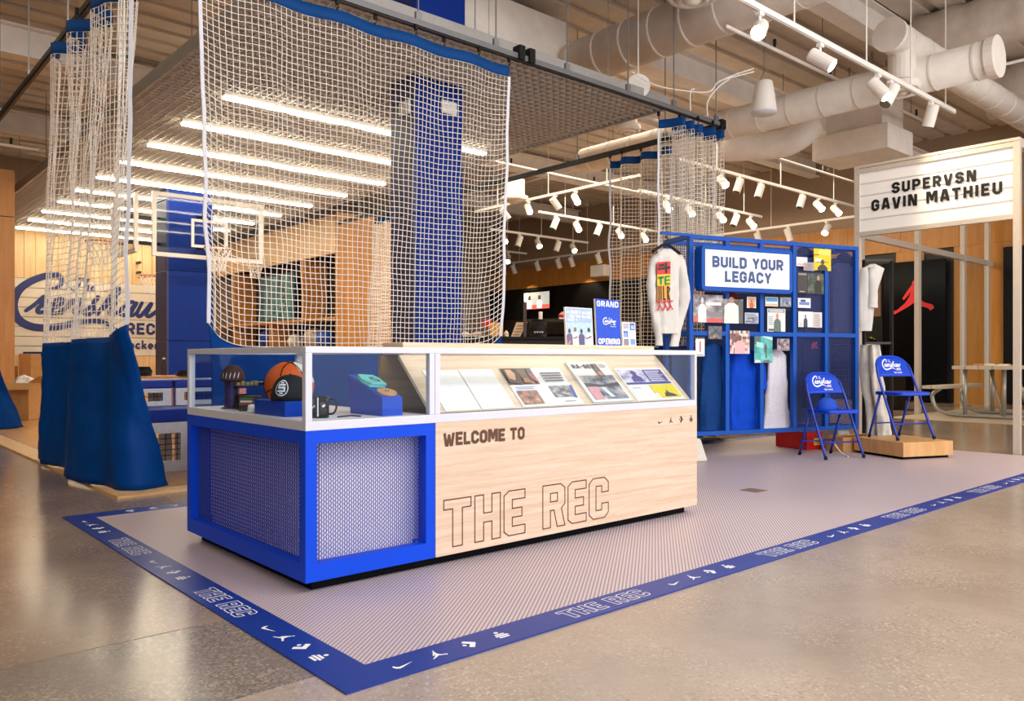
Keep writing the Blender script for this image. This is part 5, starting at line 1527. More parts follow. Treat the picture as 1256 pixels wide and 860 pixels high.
clip('clipping', 'small white and blue sport card', 'clipping', 978.5, 365.5, 994, 378, '#e4e6ec', [(.1, .3, .9, .6, '#6f8ac4'), (.2, .62, .6, .85, '#3a4a78')])
clip('clipping', 'white fashion photo on the right upright', 'clipping', 979, 382, 997, 401.5, '#efe9e8', [(.05, .05, .25, .3, '#d9cfce')], fig('#3a3a4a', '#8a5a48', .48, .7, .14))
clip('clipping', 'pale text sheet beside the fashion photo', 'clipping', 997.3, 383, 1008, 402, '#d9d0ce', lines(.1, .9, .08, .92, 7, '#a39a9a', 3))
clip('clipping', 'small brown snapshot below the middle rail', 'clipping', 953, 415.5, 968, 430, '#a99a9c', photo(.05, .05, .95, .95, ['#4a3a42', '#8d7d82', '#d4c4c4'], 21))
# lofted cloth
def loft(rows, fn, n=20, mat=None):
    """rows: (z, xl, xr, thickness, depth offset) in a local cloth plane"""
    mb = MB()
    for (z, xl, xr, th, do) in rows:
        for k in range(n):
            a = 2*math.pi*k/n
            c, s_ = math.cos(a), math.sin(a)
            mb.v.append(Vector(fn((xl+xr)/2+(xr-xl)/2*math.copysign(abs(c)**.8, c), z, do+th/2*s_)))
    for i in range(len(rows)-1):
        for k in range(n):
            k2 = (k+1) % n; mb._f(i*n+k, i*n+k2, (i+1)*n+k2, (i+1)*n+k)
    mb._f(*[k for k in range(n)]); mb._f(*[(len(rows)-1)*n+k for k in reversed(range(n))])
    return mb
def garment(name, lab, fn, rows, mat, loc, cat='garment', sleeves=(), folds=.012, parts=()):
    t = thing(name, lab, cat, loc)
    def dens(rows):
        out = []
        for a, b in zip(rows[:-1], rows[1:]):
            m_ = max(1, int(abs(a[0]-b[0])/.05))
            for k in range(m_): out.append(tuple(p+(q-p)*k/m_ for p, q in zip(a, b)))
        return out+[rows[-1]]
    def wob(seed):
        return lambda a, z, d: fn(a+folds*.5*mnoise.noise((a*6, z*5, seed)), z, d+folds*(mnoise.noise((a*22, z*3, seed+4))+.6*mnoise.noise((a*14+z*9, z*11, seed+9))))
    loft(dens(rows), wob(1), 36).build('body', mat, t, smooth=True)
    for i, s_ in enumerate(sleeves): loft(dens(s_), wob(7+i*3), 20).build('sleeve', mat, t, smooth=True)
    for nm, mb, m_ in parts: mb.build(nm, m_, t)
    return t
def px_rows(rows, d):
    out = []
    for (y, x0, x1, th) in rows:
        a, z = wl(x0, y, d); b, _ = wl(x1, y, d); out.append((z, a, b, th, 0))
    return out
dG = -.1
fnG = lambda a, z, d: WP(a, z, dG+d)
garment('hanging_shirt', 'long royal blue shirt hanging in the memorabilia wall', fnG, px_rows([(425, 900, 914, .05), (432, 895, 926, .09), (460, 895, 930, .1), (500, 894, 931, .09), (527, 893, 929, .08)], dG), M('cloth_royal', '#0344c0', .8, var=.08, scale=10, spec=.2), WP(.6, .3, dG), folds=.035, sleeves=[px_rows([(432, 922, 932, .06), (450, 926, 938, .06), (478, 930, 940, .05)], dG)])
garment('hanging_gown', 'sparkling silver white gown hanging in the memorabilia wall', fnG, px_rows([(428, 950, 956, .04), (436, 943, 963, .08), (470, 940, 965, .1), (500, 938, 966, .1), (527, 936, 968, .1)], dG), M('sequin_white', '#dcd9e2', .5, var=.2, scale=160, bump=.6), WP(1.1, .3, dG), folds=.02)
garment('hanging_jacket', 'dark teal jacket hanging behind the mesh', fnG, px_rows([(420, 868, 878, .05), (426, 862, 886, .08), (470, 858, 888, .1), (500, 858, 888, .1), (528, 858, 888, .08)], dG), M('cloth_teal', '#0a3a78', .8, var=.08, spec=.2), WP(.2, .3, dG), folds=.03)
garment('hanging_jersey', 'dark navy jersey with red crest hanging behind the mesh', fnG, px_rows([(415, 990, 1004, .04), (420, 982, 1012, .08), (460, 984, 1010, .1), (500, 984, 1010, .09)], dG), M('cloth_navy', '#141d40', .8, var=.08), WP(1.5, .3, dG), parts=[('crest', MB().poly([WP(*wl(x, y, dG+.08), dG+.08) for x, y in ((996, 421), (1003, 419), (1001, 424), (1005, 428), (999, 427), (995, 429))]), 'red')])
garment('hanging_jersey', 'slate mesh tunic hanging in the end bay', fnG, px_rows([(322, 1026, 1040, .05), (328, 1019, 1045, .08), (370, 1020, 1045, .1), (410, 1020, 1045, .1)], dG), M('cloth_slate', '#4f5378', .7, var=.12, scale=80), WP(1.9, 1.3, dG))
cap('baseball_cap', 'navy cap above the white card in the memorabilia wall', WP(wl(985, 314, -.1)[0], wl(985, 316, -.1)[1], -.1), WA+R_(30), '#1b2140', .9)
cap('baseball_cap', 'dark cap on top of the slate mesh tunic', WP(wl(1035, 322, -.15)[0], wl(1035, 323, -.15)[1], -.15), WA-R_(40), '#15182c', .95)
cap('baseball_cap', 'red and navy cap under the light box sign', WP(wl(898, 366, -.1)[0], wl(898, 367, -.1)[1], -.1), WA+R_(20), '#8c1f2c', .6)

# ---------------------------------------------------------------- long sleeve shirt on hanger
dS = .072
fnS = lambda a, z, d: WP(a, z, dS+d)
def graphic():
    p = MB(); dd = dS+.052
    def q(px, py): u_, z = wl(px, py, dd); return WP(u_, z, dd)
    def rc(x0, y0, x1, y1, c, k=0): p.col = c; p.quad(*[q(a, b)+wnf*.001*k for a, b in ((x0, y1), (x1, y1-1), (x1, y0-1), (x0, y0))])
    rc(806, 321.5, 822.5, 337, '#d8241f'); rc(806, 337, 822.5, 350, '#efc51d'); rc(806.5, 350, 822, 369, '#e9a020')
    def st(pts, w_, c): 
        p.col = c
        for (a, b) in zip(pts[:-1], pts[1:]):
            va, vb = q(*a)+wnf*.003, q(*b)+wnf*.003; d = (vb-va).normalized(); s_ = wnf.cross(d)*w_
            p.quad(va-s_, vb-s_, vb+s_, va+s_)
    st([(817, 322), (817, 335)], .012, '#1a1512'); st([(807, 330), (822, 328)], .011, '#1a1512'); st([(808, 326), (815, 325)], .012, '#1a1512')
    st([(807, 341), (814, 340)], .011, '#1f8a3c'); st([(810.5, 340), (810.5, 349)], .012, '#1f8a3c')
    st([(816, 339), (816, 349)], .01, '#1f8a3c'); 
    for y in (339.5, 344, 348.5): st([(816, y), (821.5, y-.6)], .008, '#1f8a3c')
    for x in (808, 810.5, 813.5, 818.5): st([(x, 351), (x+.4, 368)], .006, '#1a1512')
    st([(813.5, 367), (816.5, 367)], .008, '#1a1512'); st([(818.5, 352), (821.5, 354), (819, 360), (821.5, 368)], .007, '#1a1512')
    for x0, dx in ((808, 0), (815, 1), (821, 0)):
        st([(x0, 366), (x0+1, 376), (x0-2, 381)], .007, '#c8241f'); st([(x0+1, 374), (x0+4, 380)], .006, '#c8241f'); st([(x0-3, 371), (x0+4, 369)], .006, '#c8241f')
    return p
gp = graphic()
sh = garment('long_sleeve_shirt', 'white long sleeve shirt with red, yellow and green back print on a hanger', fnS,
   px_rows([(305, 813, 823, .04), (309, 808, 829, .06), (315, 803, 834.5, .075), (325, 802, 834.5, .08), (360, 803, 833.5, .08), (398, 804.5, 832.5, .08), (409, 806, 831, .07)], dS),
   'white_cloth', WP(-.1, 1.1, dS), 'shirt', folds=.02,
   sleeves=[px_rows([(312.5, 801, 809, .05), (318, 798.5, 807, .06), (332, 795.5, 805, .065), (350, 793, 803, .065), (364, 794.5, 804, .06), (390, 799, 808, .055), (415, 804, 812, .05), (424, 805, 813, .045)], dS),
            px_rows([(312.5, 828, 836, .05), (319, 830, 839.5, .06), (335, 832, 842.5, .07), (352, 834.5, 845.5, .075), (365, 832, 846, .085), (371, 834, 844, .075), (392, 828.5, 838.5, .06), (412, 823.5, 833.5, .055), (425, 821, 831, .045)], dS)])
gp.build('back_print', ink(), sh)
a0, z0_ = wl(817, 306, dS)
hk = thing('coat_hanger', 'dark coat hanger holding the white long sleeve shirt', 'hanger', WP(a0, z0_, dS))
MB().tube(smooth_line([WP(a0-.15, z0_-.03, dS), WP(a0-.05, z0_+.03, dS), WP(a0, z0_+.045, dS), WP(a0+.05, z0_+.03, dS), WP(a0+.15, z0_-.03, dS)], 4), .014, 8).build('shoulder_bar', 'black', hk, smooth=True)
MB().tube(smooth_line([WP(a0, z0_+.045, dS), WP(a0, z0_+.08, dS), WP(a0+.02, z0_+.1, dS), WP(a0, z0_+.12, dS), WP(a0-.02, z0_+.105, dS)], 4), .004, 6).build('hook', 'black_metal', hk, smooth=True)
MB().bar(WP(0, WT-.02, dS), WP(a0-.06, WT-.02, dS), .025, .025).build('hanging_arm', 'blue_frame', bl)

# ---------------------------------------------------------------- clothes beside the wall
M('rack_black', '#161616', .4)
rk = thing('garment_rack', 'black garment rack behind the right end of the memorabilia wall', 'rack', G(1072, 540))
rb = atF(1062, 500, 8.7)
rbx = Vector((rb.x, rb.y, 0))
fr2 = Vector((RX, RY, 0))
for s_ in (-.02, .28):
    MB().bar(rbx+fr2*s_+Vector((0, 0, .02)), rbx+fr2*s_+Vector((0, 0, 2.02)), .03, .03).build('post', 'rack_black', rk)
    MB().bar(rbx+fr2*s_+Vector((FX*-.25, FY*-.25, .02)), rbx+fr2*s_+Vector((FX*.25, FY*.25, .02)), .03, .03).build('foot', 'rack_black', rk)
for z in (2.02, 1.12): MB().bar(rbx+fr2*-.03+Vector((0, 0, z)), rbx+fr2*.29+Vector((0, 0, z)), .025, .025).build('bar', 'rack_black', rk)
def fnR(off): return lambda a, z, d: rbx+fr2*a+Vector((-FX*(d+off), -FY*(d+off), z))
garment('hanging_shirt', 'white shirt on the upper bar of the black garment rack', fnR(.0), [(1.98, .05, .1, .05, 0), (1.93, -.06, .2, .1, 0), (1.6, -.1, .1, .12, 0), (1.25, -.1, .06, .12, 0)], 'white_cloth', rbx+Vector((0, 0, 1.2)), sleeves=[[(1.94, .0, .08, .08, .03), (1.75, .0, .1, .1, .04), (1.5, .0, .11, .1, .04)]])
for k in range(2):
    garment('hanging_trousers', ('pale grey trousers on the lower bar of the garment rack', 'cream trousers beside the grey pair on the garment rack')[k], fnR(.0+.08*k), [(1.1, -.06+.07*k, .04+.07*k, .06, 0), (.9, -.07+.07*k, .06+.08*k, .09, 0), (.6, -.05+.08*k, .1+.08*k, .08, 0), (.32, -.0+.08*k, .13+.08*k, .07, 0), (.1, .0+.09*k, .16+.09*k, .06, 0)], ('grey_cloth', M('cream_cloth', '#d8d2c8', .85, bump=.3))[k], rbx+Vector((0, 0, .1)), folds=.03)

# ---------------------------------------------------------------- folding chairs
M('chair_blue', '#003fc4', .32, var=.03, coat=.15, spec=.3)
M('chair_tube', '#0230a4', .28, .1, var=.03)
def chair(name, lab):
    t = thing(name, lab, 'chair')
    lat = lambda z: -.2+.33*(z/.8)      # y of the long tubes at a height
    for s_ in (-1, 1):
        pts = [Vector((s_*.225, -.2, .012)), Vector((s_*.222, lat(.3), .3)), Vector((s_*.215, lat(.62), .62)), Vector((s_*.195, lat(.7)+.005, .72))]
        MB().tube(smooth_line(pts, 4), .0125, 10).build('front_leg', 'chair_tube', t, smooth=True, local=True)
        MB().tube([Vector((s_*.19, .2, .012)), Vector((s_*.19, .06, .425))], .0115, 10).build('rear_leg', 'chair_tube', t, smooth=True, local=True)
        MB().tube([Vector((s_*.225, -.2, 0)), Vector((s_*.225, -.197, .03))], .016, 10).build('foot_cap', 'black', t, local=True)
        MB().tube([Vector((s_*.19, .201, 0)), Vector((s_*.19, .19, .03))], .015, 10).build('foot_cap', 'black', t, local=True)
    MB().tube([(-.222, lat(.15), .15), (.222, lat(.15), .15)], .007, 8).build('crossbar', 'chair_tube', t, smooth=True, local=True)
    MB().tube([(-.19, .155, .14), (.19, .155, .14)], .007, 8).build('crossbar', 'chair_tube', t, smooth=True, local=True)
    se = MB()
    se.prism(rrect(-.2, .2, -.215, .15, .07, 6), lambda a, b, c: Vector((a, b, .425+c-.012*max(0, 1-(a/.16)**2)*max(0, 1-((b+.03)/.15)**2))), .034)
    se.build('seat', 'chair_blue', t, local=True, bevel=.008)
    bk = MB()
    def bf(u_, v_):
        a = (u_-.5)*2
        top = .665+.14*(1-abs(a)**3.2)**.55 if abs(a) < 1 else .665
        z = .605+(top-.605)*v_
        return Vector((a*.212, lat(z)+.02*(1-a*a)+.0, z))
    bk.grid(30, 8, bf); bko = bk.build('backrest', 'chair_blue', t, smooth=True, local=True, solid=.008)
    ed = MB(); ed.tube([bf(k/40, 1) for k in range(41)], .009, 8); ed.build('back_edge', 'chair_blue', bko, smooth=True, local=True)
    lg = MB()
    def lf(u_, v_):
        z = .635+v_; a = u_/.212
        return Vector((u_, lat(z)+.02*(1-a*a)-.0065, z))
    script(lg, lambda a, b: lf(-.115+a, b*1.15), .225); lg.build('logo', 'ink_white', bko, local=True, kind='stuff')
    return t
ch = chair('folding_chair', 'blue folding chair with a blue cap on its seat')
ch.location = (7.40, 3.755, .006); ch.rotation_euler = (0, 0, R_(-21))
PZ = .165
pcor = G(1108, 565); pr = R_(-23)
c2 = copy_tree(ch); c2['label'] = 'blue folding chair standing on the wooden platform'
def num3(t, s):
    f = MB()
    fm = lambda u_, v_: Vector((math.sin(u_/.1)*.093*s*.97, -math.cos(u_/.1)*.093*s*1.12-.003+v_*.35, .045*s+v_))
    f.ribbon([(-.012, .035), (.008, .04), (.014, .03), (.0, .02), (.014, .01), (.006, .0), (-.012, .004)], .009, fm); f.build('badge', 'ink_white', t, local=True)
cap('baseball_cap', 'bright blue cap lying on the seat of the folding chair', ch.location+Vector((-.04, .01, .4555)), R_(60), '#0d4cc4', .98, mark=num3)
t = thing('display_platform', 'low wooden display platform carrying a blue folding chair', 'platform', (pcor.x, pcor.y, 0), pr)
MB().box(0, .6, 0, .64, .03, PZ).build('oak_box', 'platform_wood', t, local=True, bevel=.003)
MB().box(.03, .57, .03, .61, .0055, .03).build('recessed_base', 'black_plinth', t, local=True)
cpos = Vector((0, 0, .004))+Vector((pcor.x, pcor.y, 0))+Vector((math.cos(pr)*.29-math.sin(pr)*.34, math.sin(pr)*.29+math.cos(pr)*.34, PZ))
c2.location = cpos; c2.rotation_euler = (0, 0, R_(-22))

# red box, carton and cord
p = G(990, 553)
t = thing('red_box', 'glossy red box with yellow label under the memorabilia wall', 'box', (p.x, p.y, 0), R_(-15))
MB().box(0, .21, 0, .44, .0055, .185).build('box_body', 'red', t, local=True, bevel=.004)
MB().box(-.004, .214, -.004, .444, .14, .19).build('lid', 'red', t, local=True, bevel=.004)
MB().box(.09, .19, -.008, -.004, .055, .125).build('label', 'yellow', t, local=True)
lb = MB(); 
for k in range(3): lb.box(.1, .17+.01*k, -.0095, -.008, .07+k*.016, .077+k*.016)
lb.build('label_print', 'ink_black', t, local=True)
p = G(1034, 556)
t = thing('cardboard_carton', 'open brown cardboard carton between the two folding chairs', 'carton', (p.x, p.y, 0), R_(-12))
for a in ((0, .34, 0, .008), (0, .34, .192, .2), (0, .008, .008, .192), (.332, .34, .008, .192)): MB().box(*a, .006, .16).build('side', 'cardboard', t, local=True)
MB().box(.008, .332, .008, .192, .0058, .014).build('bottom', 'cardboard', t, local=True)
MB().box(0, .34, -.11, 0, .15, .156, Matrix.Rotation(R_(-25), 4, 'X')).build('flap', 'cardboard', t, local=True)
p = G(1030, 556)
MB().tube(smooth_line([G(1024, 545, .1), G(1029, 552, .05), G(1035, 558, .012), G(1040, 560, .012)], 6), .006, 6).build('cord', 'net_white', smooth=True, label='white cord trailing to the mat beside the cardboard carton', cat='cord')

# ================================================================ marquee booth
M('booth_frame', '#cfc4b6', .4, .2, var=.03)
BX = 9.04; by0, by1 = 2.64, 4.25
mq = thing('marquee_booth', 'silver framed booth front with white letter board marquee', 'booth', (BX, (by0+by1)/2, 0))
for y in (by0, by1):
    MB().box(BX-.03, BX+.03, y-.03, y+.03, 0, 3.12).build('post', 'booth_frame', mq)
for z in (2.37, 3.09): MB().box(BX-.03, BX+.03, by0+.03, by1-.03, z-.025, z+.025).build('rail', 'booth_frame', mq)
MB().box(BX-.035, BX+.25, by0-.03, by1+.03, 3.12, 3.15).build('top_cap', 'booth_frame', mq)
MB().box(BX-.012, BX+.012, by0+.03, by1-.03, 2.395, 3.065).build('letter_board', M('letter_board', '#efece8', .5, var=.01, emit='#fff4e8', es=.04), mq)
for k in range(4):
    z = 2.53+k*.135
    MB().box(BX-.018, BX-.012, by0+.03, by1-.03, z, z+.012).build('letter_track', M('track_clear', '#d9d3cc', .3), mq)
lb = MB(); fn = plane_fn((BX-.018, 0, 0), (0, -1, 0), (0, 0, 1), .0006)
def line_on(tx, pxa, pxb, pya, pyb, yref):
    a = atX(pxa, yref, BX-.02); b = atX(pxb, yref, BX-.02); zt = atX(pxa, pya, BX-.02).z; zb = atX(pxa, pyb, BX-.02).z
    h = zt-zb; text(lb, tx, h, fn, -a.y, zb, sx=(a.y-b.y)/text_w(tx, h, .2), sp=.2, th=.25)
line_on('SUPERVSN', 1094, 1197, 224.5, 237.2, 225)
line_on('GAVIN MATHIEU', 1069, 1229, 246, 259, 250)
lb.build('marquee_letters', 'ink_black', mq)
MB().box(BX+.03, BX+2.2, by0-.03, by0+.03, 3.06, 3.12).build('rail', 'booth_frame', mq)
MB().box(BX+2.14, BX+2.2, by0-.03, by0+.03, 0, 3.06).build('post', 'booth_frame', mq)
p = G(1254, 520)
# glass partition
gp_ = thing('glass_partition', 'silver framed glass partition with transom beside the picnic table', 'partition', (15, 5.76, 0))
for X in (12.35, 14.5, 16.6, 17.9):
    MB().box(X-.05, X+.05, 5.72, 5.8, 0, 3.9).build('post', 'booth_frame', gp_)
MB().box(12.4, 18.15, 5.726, 5.794, 2.83, 2.93).build('transom', 'booth_frame', gp_)
MB().box(12.4, 18.15, 5.726, 5.794, 3.84, 3.895).build('head_rail', 'booth_frame', gp_)
for a, b in ((14.55, 16.55), (16.65, 17.85)):
    MB().box(a, b, 5.757, 5.763, .02, 2.83).build('glass_pane', 'clear_glass', gp_)
# black panel with red mark
t = thing('logo_panel', 'tall glossy black panel with red leaping figure mark', 'panel', (18.1, 7.5, 0))
ya, yb = atX(1160, 400, 18.12).y, atX(1084, 400, 18.12).y
MB().box(18.1, 18.15, ya, yb, .03, 3.08).build('panel_body', 'black_gloss', t)
lg = MB(); pa = atX(1096, 386, 18.09); pb = atX(1146, 386, 18.09); ptop = atX(1118, 340, 18.09)
k = pa.y-pb.y
fn = plane_fn((18.09, pa.y, pa.z), (0, -1, 0), (0, 0, 1), .004)
tri_poly(lg, JUMP, lambda x, y: fn(x*k, y*k*1.05)); lg.build('leaping_mark', 'red_logo', t)
MB().box(18.1, 18.15, yb+.02, 8.46, .03, 3.08).build('side_panel', 'black', t)
MB().box(18.08, 18.1, yb+.05, 8.3, 1.9, 2.75).build('inset_board', M('inset_brown', '#6b4a2c', .5), t)
MB().box(17.7, 18.1, yb+.1, 8.4, 1.25, 1.28).build('shelf', 'oak_pale', t)
shoe('sneaker', 'yellow soled dark sneaker on the black wall shelf', Vector((17.9, (yb+8.3)/2, 1.281)), R_(75), 'black', 'yellow', 1.25, False)
p = atF(1080, 472, 15)
MB().box(p.x-.15, p.x+.4, p.y-.3, p.y+.3, 0, .75).build('store_plinth', 'black', bevel=.01, label='black store plinth behind the folding chair on the platform', cat='plinth')
MB().box(p.x-.1, p.x+.12, p.y-.02, p.y+.2, .751, .86).build('shoe_box', 'red', bevel=.004, label='red shoe box on the black store plinth', cat='box')
MB().box(18.1, 18.15, 3.4, atX(1231, 400, 18.12).y, .03, 3.2).build('panel', 'black', wr)
# picnic table
M('table_top', '#c9bda9', .5, var=.05); M('galv', '#a8a39a', .4, .5, var=.08)
pt = thing('picnic_table', 'pale picnic table with bench and bent steel legs', 'table', (14.6, 4.75, 0))
tx0, ty = 13.75, 4.55
for k in range(4): MB().box(tx0, tx0+1.9, ty-.38+k*.195, ty-.38+k*.195+.185, .78, .835).build('top_board', 'table_top', pt, bevel=.006)
for k in range(2): MB().box(tx0-.1, tx0+1.8, ty+.52+k*.15, ty+.52+k*.15+.14, .46, .51).build('bench_board', 'table_top', pt, bevel=.006)
for k in range(2): MB().box(tx0-.1, tx0+1.8, ty-.82+k*.15, ty-.82+k*.15+.14, .46, .51).build('bench_board', 'table_top', pt, bevel=.006)
for x in (tx0+.25, tx0+1.5):
    MB().tube(smooth_line([(x, ty+.66, .455), (x, ty+.78, .34), (x, ty+.7, .12), (x, ty+.45, .04), (x, ty, .035), (x, ty-.45, .04), (x, ty-.7, .12), (x, ty-.78, .34), (x, ty-.66, .455)], 6), .032, 10).build('leg_hoop', 'galv', pt, smooth=True)
    for s_ in (-.28, .28): MB().tube([(x, ty+s_, .04), (x, ty+s_, .78)], .032, 10).build('leg', 'galv', pt, smooth=True)
    MB().tube([(x, ty-.25, .06), (x+.3, ty, .76)], .022, 8).build('brace', 'galv', pt, smooth=True)
rd = random.Random(4)
for k in range(9):
    x, y = tx0+.15+k*.17, ty+rd.uniform(-.25, .2)
    b = MB().box(-.06, .06, -.045, .045, 0, rd.uniform(.012, .035), Matrix.Translation((x, y, .836)) @ Matrix.Rotation(rd.uniform(0, 3), 4, 'Z'))
    c = ('#e8d9b0', '#efe6d6', '#c98a4a', '#f2efe8', '#d8b070')[k % 5]
    b.build('snack_pack', M('pack_'+c.strip('#'), c, .6), bevel=.004, label='small pale packet scattered on the picnic table', cat='packet', group='packets on the picnic table')
MB().box(13.0, 16.8, 3.6, 5.66, .0006, .003).build('store_rug', M('rug_pale', '#a99a84', .9), label='pale flat rug under the picnic table', cat='rug')

# ================================================================ far store display
M('store_dark', '#1b1613', .5)
def fbox(px0, px1, py0, py1, F, dep, mat, name, lab, cat, bevel=.006, grp=None):
    a = atF(px0, py1, F); b = atF(px1, py0, F)
    fr = Vector((RX, RY, 0)); fw = Vector((FX, FY, 0)); w_ = (b-a).dot(fr); h_ = b.z-a.z
    mb = MB(); mb.prism([(0, 0), (w_, 0), (w_, h_), (0, h_)], lambda u_, v_, d: a+fr*u_+fw*(dep-d)+Vector((0, 0, v_)), dep)
    return mb.build(name, mat, bevel=bevel, label=lab, cat=cat, group=grp)
F0 = 14.5
zc = atF(640, 413, F0).z
t = thing('store_table', 'long black store display table behind the netting', 'table', atF(640, 440, F0))
a = atF(545, 413, F0); b = atF(712, 413, F0); frv = Vector((RX, RY, 0)); fwv = Vector((FX, FY, 0)); tw = (b-a).dot(frv)
def slabT(nm, u0, u1, d0, d1, z0, z1, m_): 
    mb = MB(); mb.prism([(u0, z0), (u1, z0), (u1, z1), (u0, z1)], lambda u_, v_, d: Vector((a.x, a.y, 0))+frv*u_+fwv*(d1-d)+Vector((0, 0, v_)), d1-d0); mb.build(nm, m_, t)
slabT('table_top', 0, tw, 0, .9, zc-.05, zc, 'black'); slabT('table_body', .1, tw-.1, .1, .8, 0, zc-.05, 'store_dark')
slabT('divider_post', tw*.58, tw*.58+.06, .0, .06, zc, zc+.62, M('post_brown', '#3a2f27', .4))
slabT('upper_shelf', tw*.6, tw, .3, .8, zc+.3, zc+.33, 'dark_wood')
fbox(601, 617, 396, 412.5, F0+.1, .25, M('box_yellow', '#e0a637', .6), 'shoe_box', 'yellow shoe box on the store table', 'box')
fbox(592, 603, 392, 402, F0+.45, .2, 'red', 'shoe_box', 'red shoe box behind the yellow one on the store table', 'box')
for i, (px, s_, c, lab) in enumerate(((569, 1.0, '#d9cdbf', 'pale sneaker beside the red shoe box on the store table'), (586, .9, '#c9a58c', 'tan sneaker beside the red shoe box on the store table'), (621, 1.0, '#e6dccb', 'cream sneaker at the foot of the slanted wooden stand'))):
    p = atF(px, 412, F0+.3); shoe('sneaker', lab, Vector((p.x, p.y, zc+.001)), R_(60+40*i), M('shoe_%d' % i, c, .7), 'ball_white', s_, False)
st = thing('slanted_stand', 'slanted light wooden stand on the store table', 'stand', atF(635, 413, F0+.2))
pa = atF(628, 413, F0+.2); 
pa = Vector((pa.x, pa.y, zc))
MB().prism([(0, .001), (.17, .001), (.3, .27), (.1, .27)], lambda u_, v_, d: pa+frv*(u_-.02)+fwv*d+Vector((0, 0, v_)), .05).build('panel', 'oak_pale', st)
for k in range(4): MB().prism([(.045+k*.02, .03+k*.055), (.15+k*.028, .03+k*.055), (.16+k*.028, .05+k*.055), (.055+k*.02, .05+k*.055)], lambda u_, v_, d: pa+frv*(u_-.02)-fwv*d+Vector((0, 0, v_)), .004).build('slat', 'oak_panel', st)
MB().prism([(0, .001), (.12, .001), (.1, .24), (.09, .24)], lambda u_, v_, d: pa+fwv*(u_+.05)+frv*(.1+d)+Vector((0, 0, v_)), .03).build('prop', 'oak_panel', st)
p = atF(660, 412, F0+.2)
t = thing('backpack', 'black backpack with pale mark on the store table', 'bag', Vector((p.x, p.y, zc)))
loft([(zc+.001, -.16, .16, .18, 0), (zc+.12, -.18, .18, .24, 0), (zc+.25, -.16, .16, .2, 0), (zc+.32, -.1, .1, .12, 0)], lambda u_, z, d: Vector((p.x, p.y, 0))+frv*u_-fwv*d+Vector((0, 0, z)), 20).build('bag_body', 'black', t, smooth=True)
lb = MB(); 
for k in range(4): lb.ribbon([(-.08+k*.045, .1), (-.06+k*.045, .07), (-.045+k*.045, .1)], .01, lambda u_, v_: Vector((p.x, p.y, zc))+frv*u_-fwv*.126+Vector((0, 0, v_)))
lb.build('mark', 'ink_white', t)
shoe('sneaker', 'red sneaker on the upper shelf of the store table', (lambda q: Vector((q.x, q.y, zc+.331)))(atF(690, 405, F0+.5)), R_(120), 'red', 'ball_white', 1.2, False)
p = atF(663, 396, F0+.5); MB().box(p.x-.03, p.x+.03, p.y-.03, p.y+.03, zc+.331, zc+.48).build('small_bottle', 'paper', bevel=.012, label='small white bottle on the upper shelf of the store table', cat='bottle')
# television on the far wall
t = thing('television', 'wall television showing two figures above the far shelving', 'television', (18.1, 15, 2.3))
ta, tb_ = atX(644, 360, 18.1), atX(675, 378, 18.1)
MB().box(18.06, 18.15, tb_.y-.05, ta.y+.05, tb_.z-.04, ta.z+.06).build('casing', 'black_gloss', t)
sc = MB(); fn = plane_fn((18.055, ta.y, tb_.z), (0, -1, 0), (0, 0, 1)); ww, hh = ta.y-tb_.y, ta.z-tb_.z
rects(sc, fn, [(0, 0, 1, 1, '#8a8a80')], ww, hh); fn = plane_fn((18.053, ta.y, tb_.z), (0, -1, 0), (0, 0, 1))
rects(sc, fn, [(0, 0, 1, .25, '#b5483c'), (.0, .5, .2, 1, '#c9cdb8')], ww, hh)
fn = plane_fn((18.05, ta.y, tb_.z), (0, -1, 0), (0, 0, 1))
for cx, c in ((.22, '#f3efe8'), (.62, '#f6f2ec')):
    shape(sc, fn, [(cx-.09, .05), (cx-.09, .45), (cx, .55), (cx+.09, .45), (cx+.09, .05)], c, ww, hh); shape(sc, fn, [(cx-.05, .55), (cx+.05, .55), (cx+.05, .8), (cx-.05, .8)], '#3a2a20', ww, hh)
scm = bpy.data.materials.new('tv_picture'); scm.use_nodes = True
nt = scm.node_tree; bb = nt.nodes['Principled BSDF']; vc = nt.nodes.new('ShaderNodeVertexColor'); vc.layer_name = 'Col'
nt.links.new(vc.outputs[0], bb.inputs['Base Color']); nt.links.new(vc.outputs[0], bb.inputs['Emission Color']); bb.inputs['Emission Strength'].default_value = 1.2
sc.build('picture', scm, t)
p = atX(735, 322, 17.6)
MB().box(17.5, 17.75, p.y-.28, p.y+.28, 4.0-.62+.0, 4.0-.28).build('wall_speaker', 'lamp_white', bevel=.02, label='white box speaker mounted on the oak band of the far wall', cat='speaker')

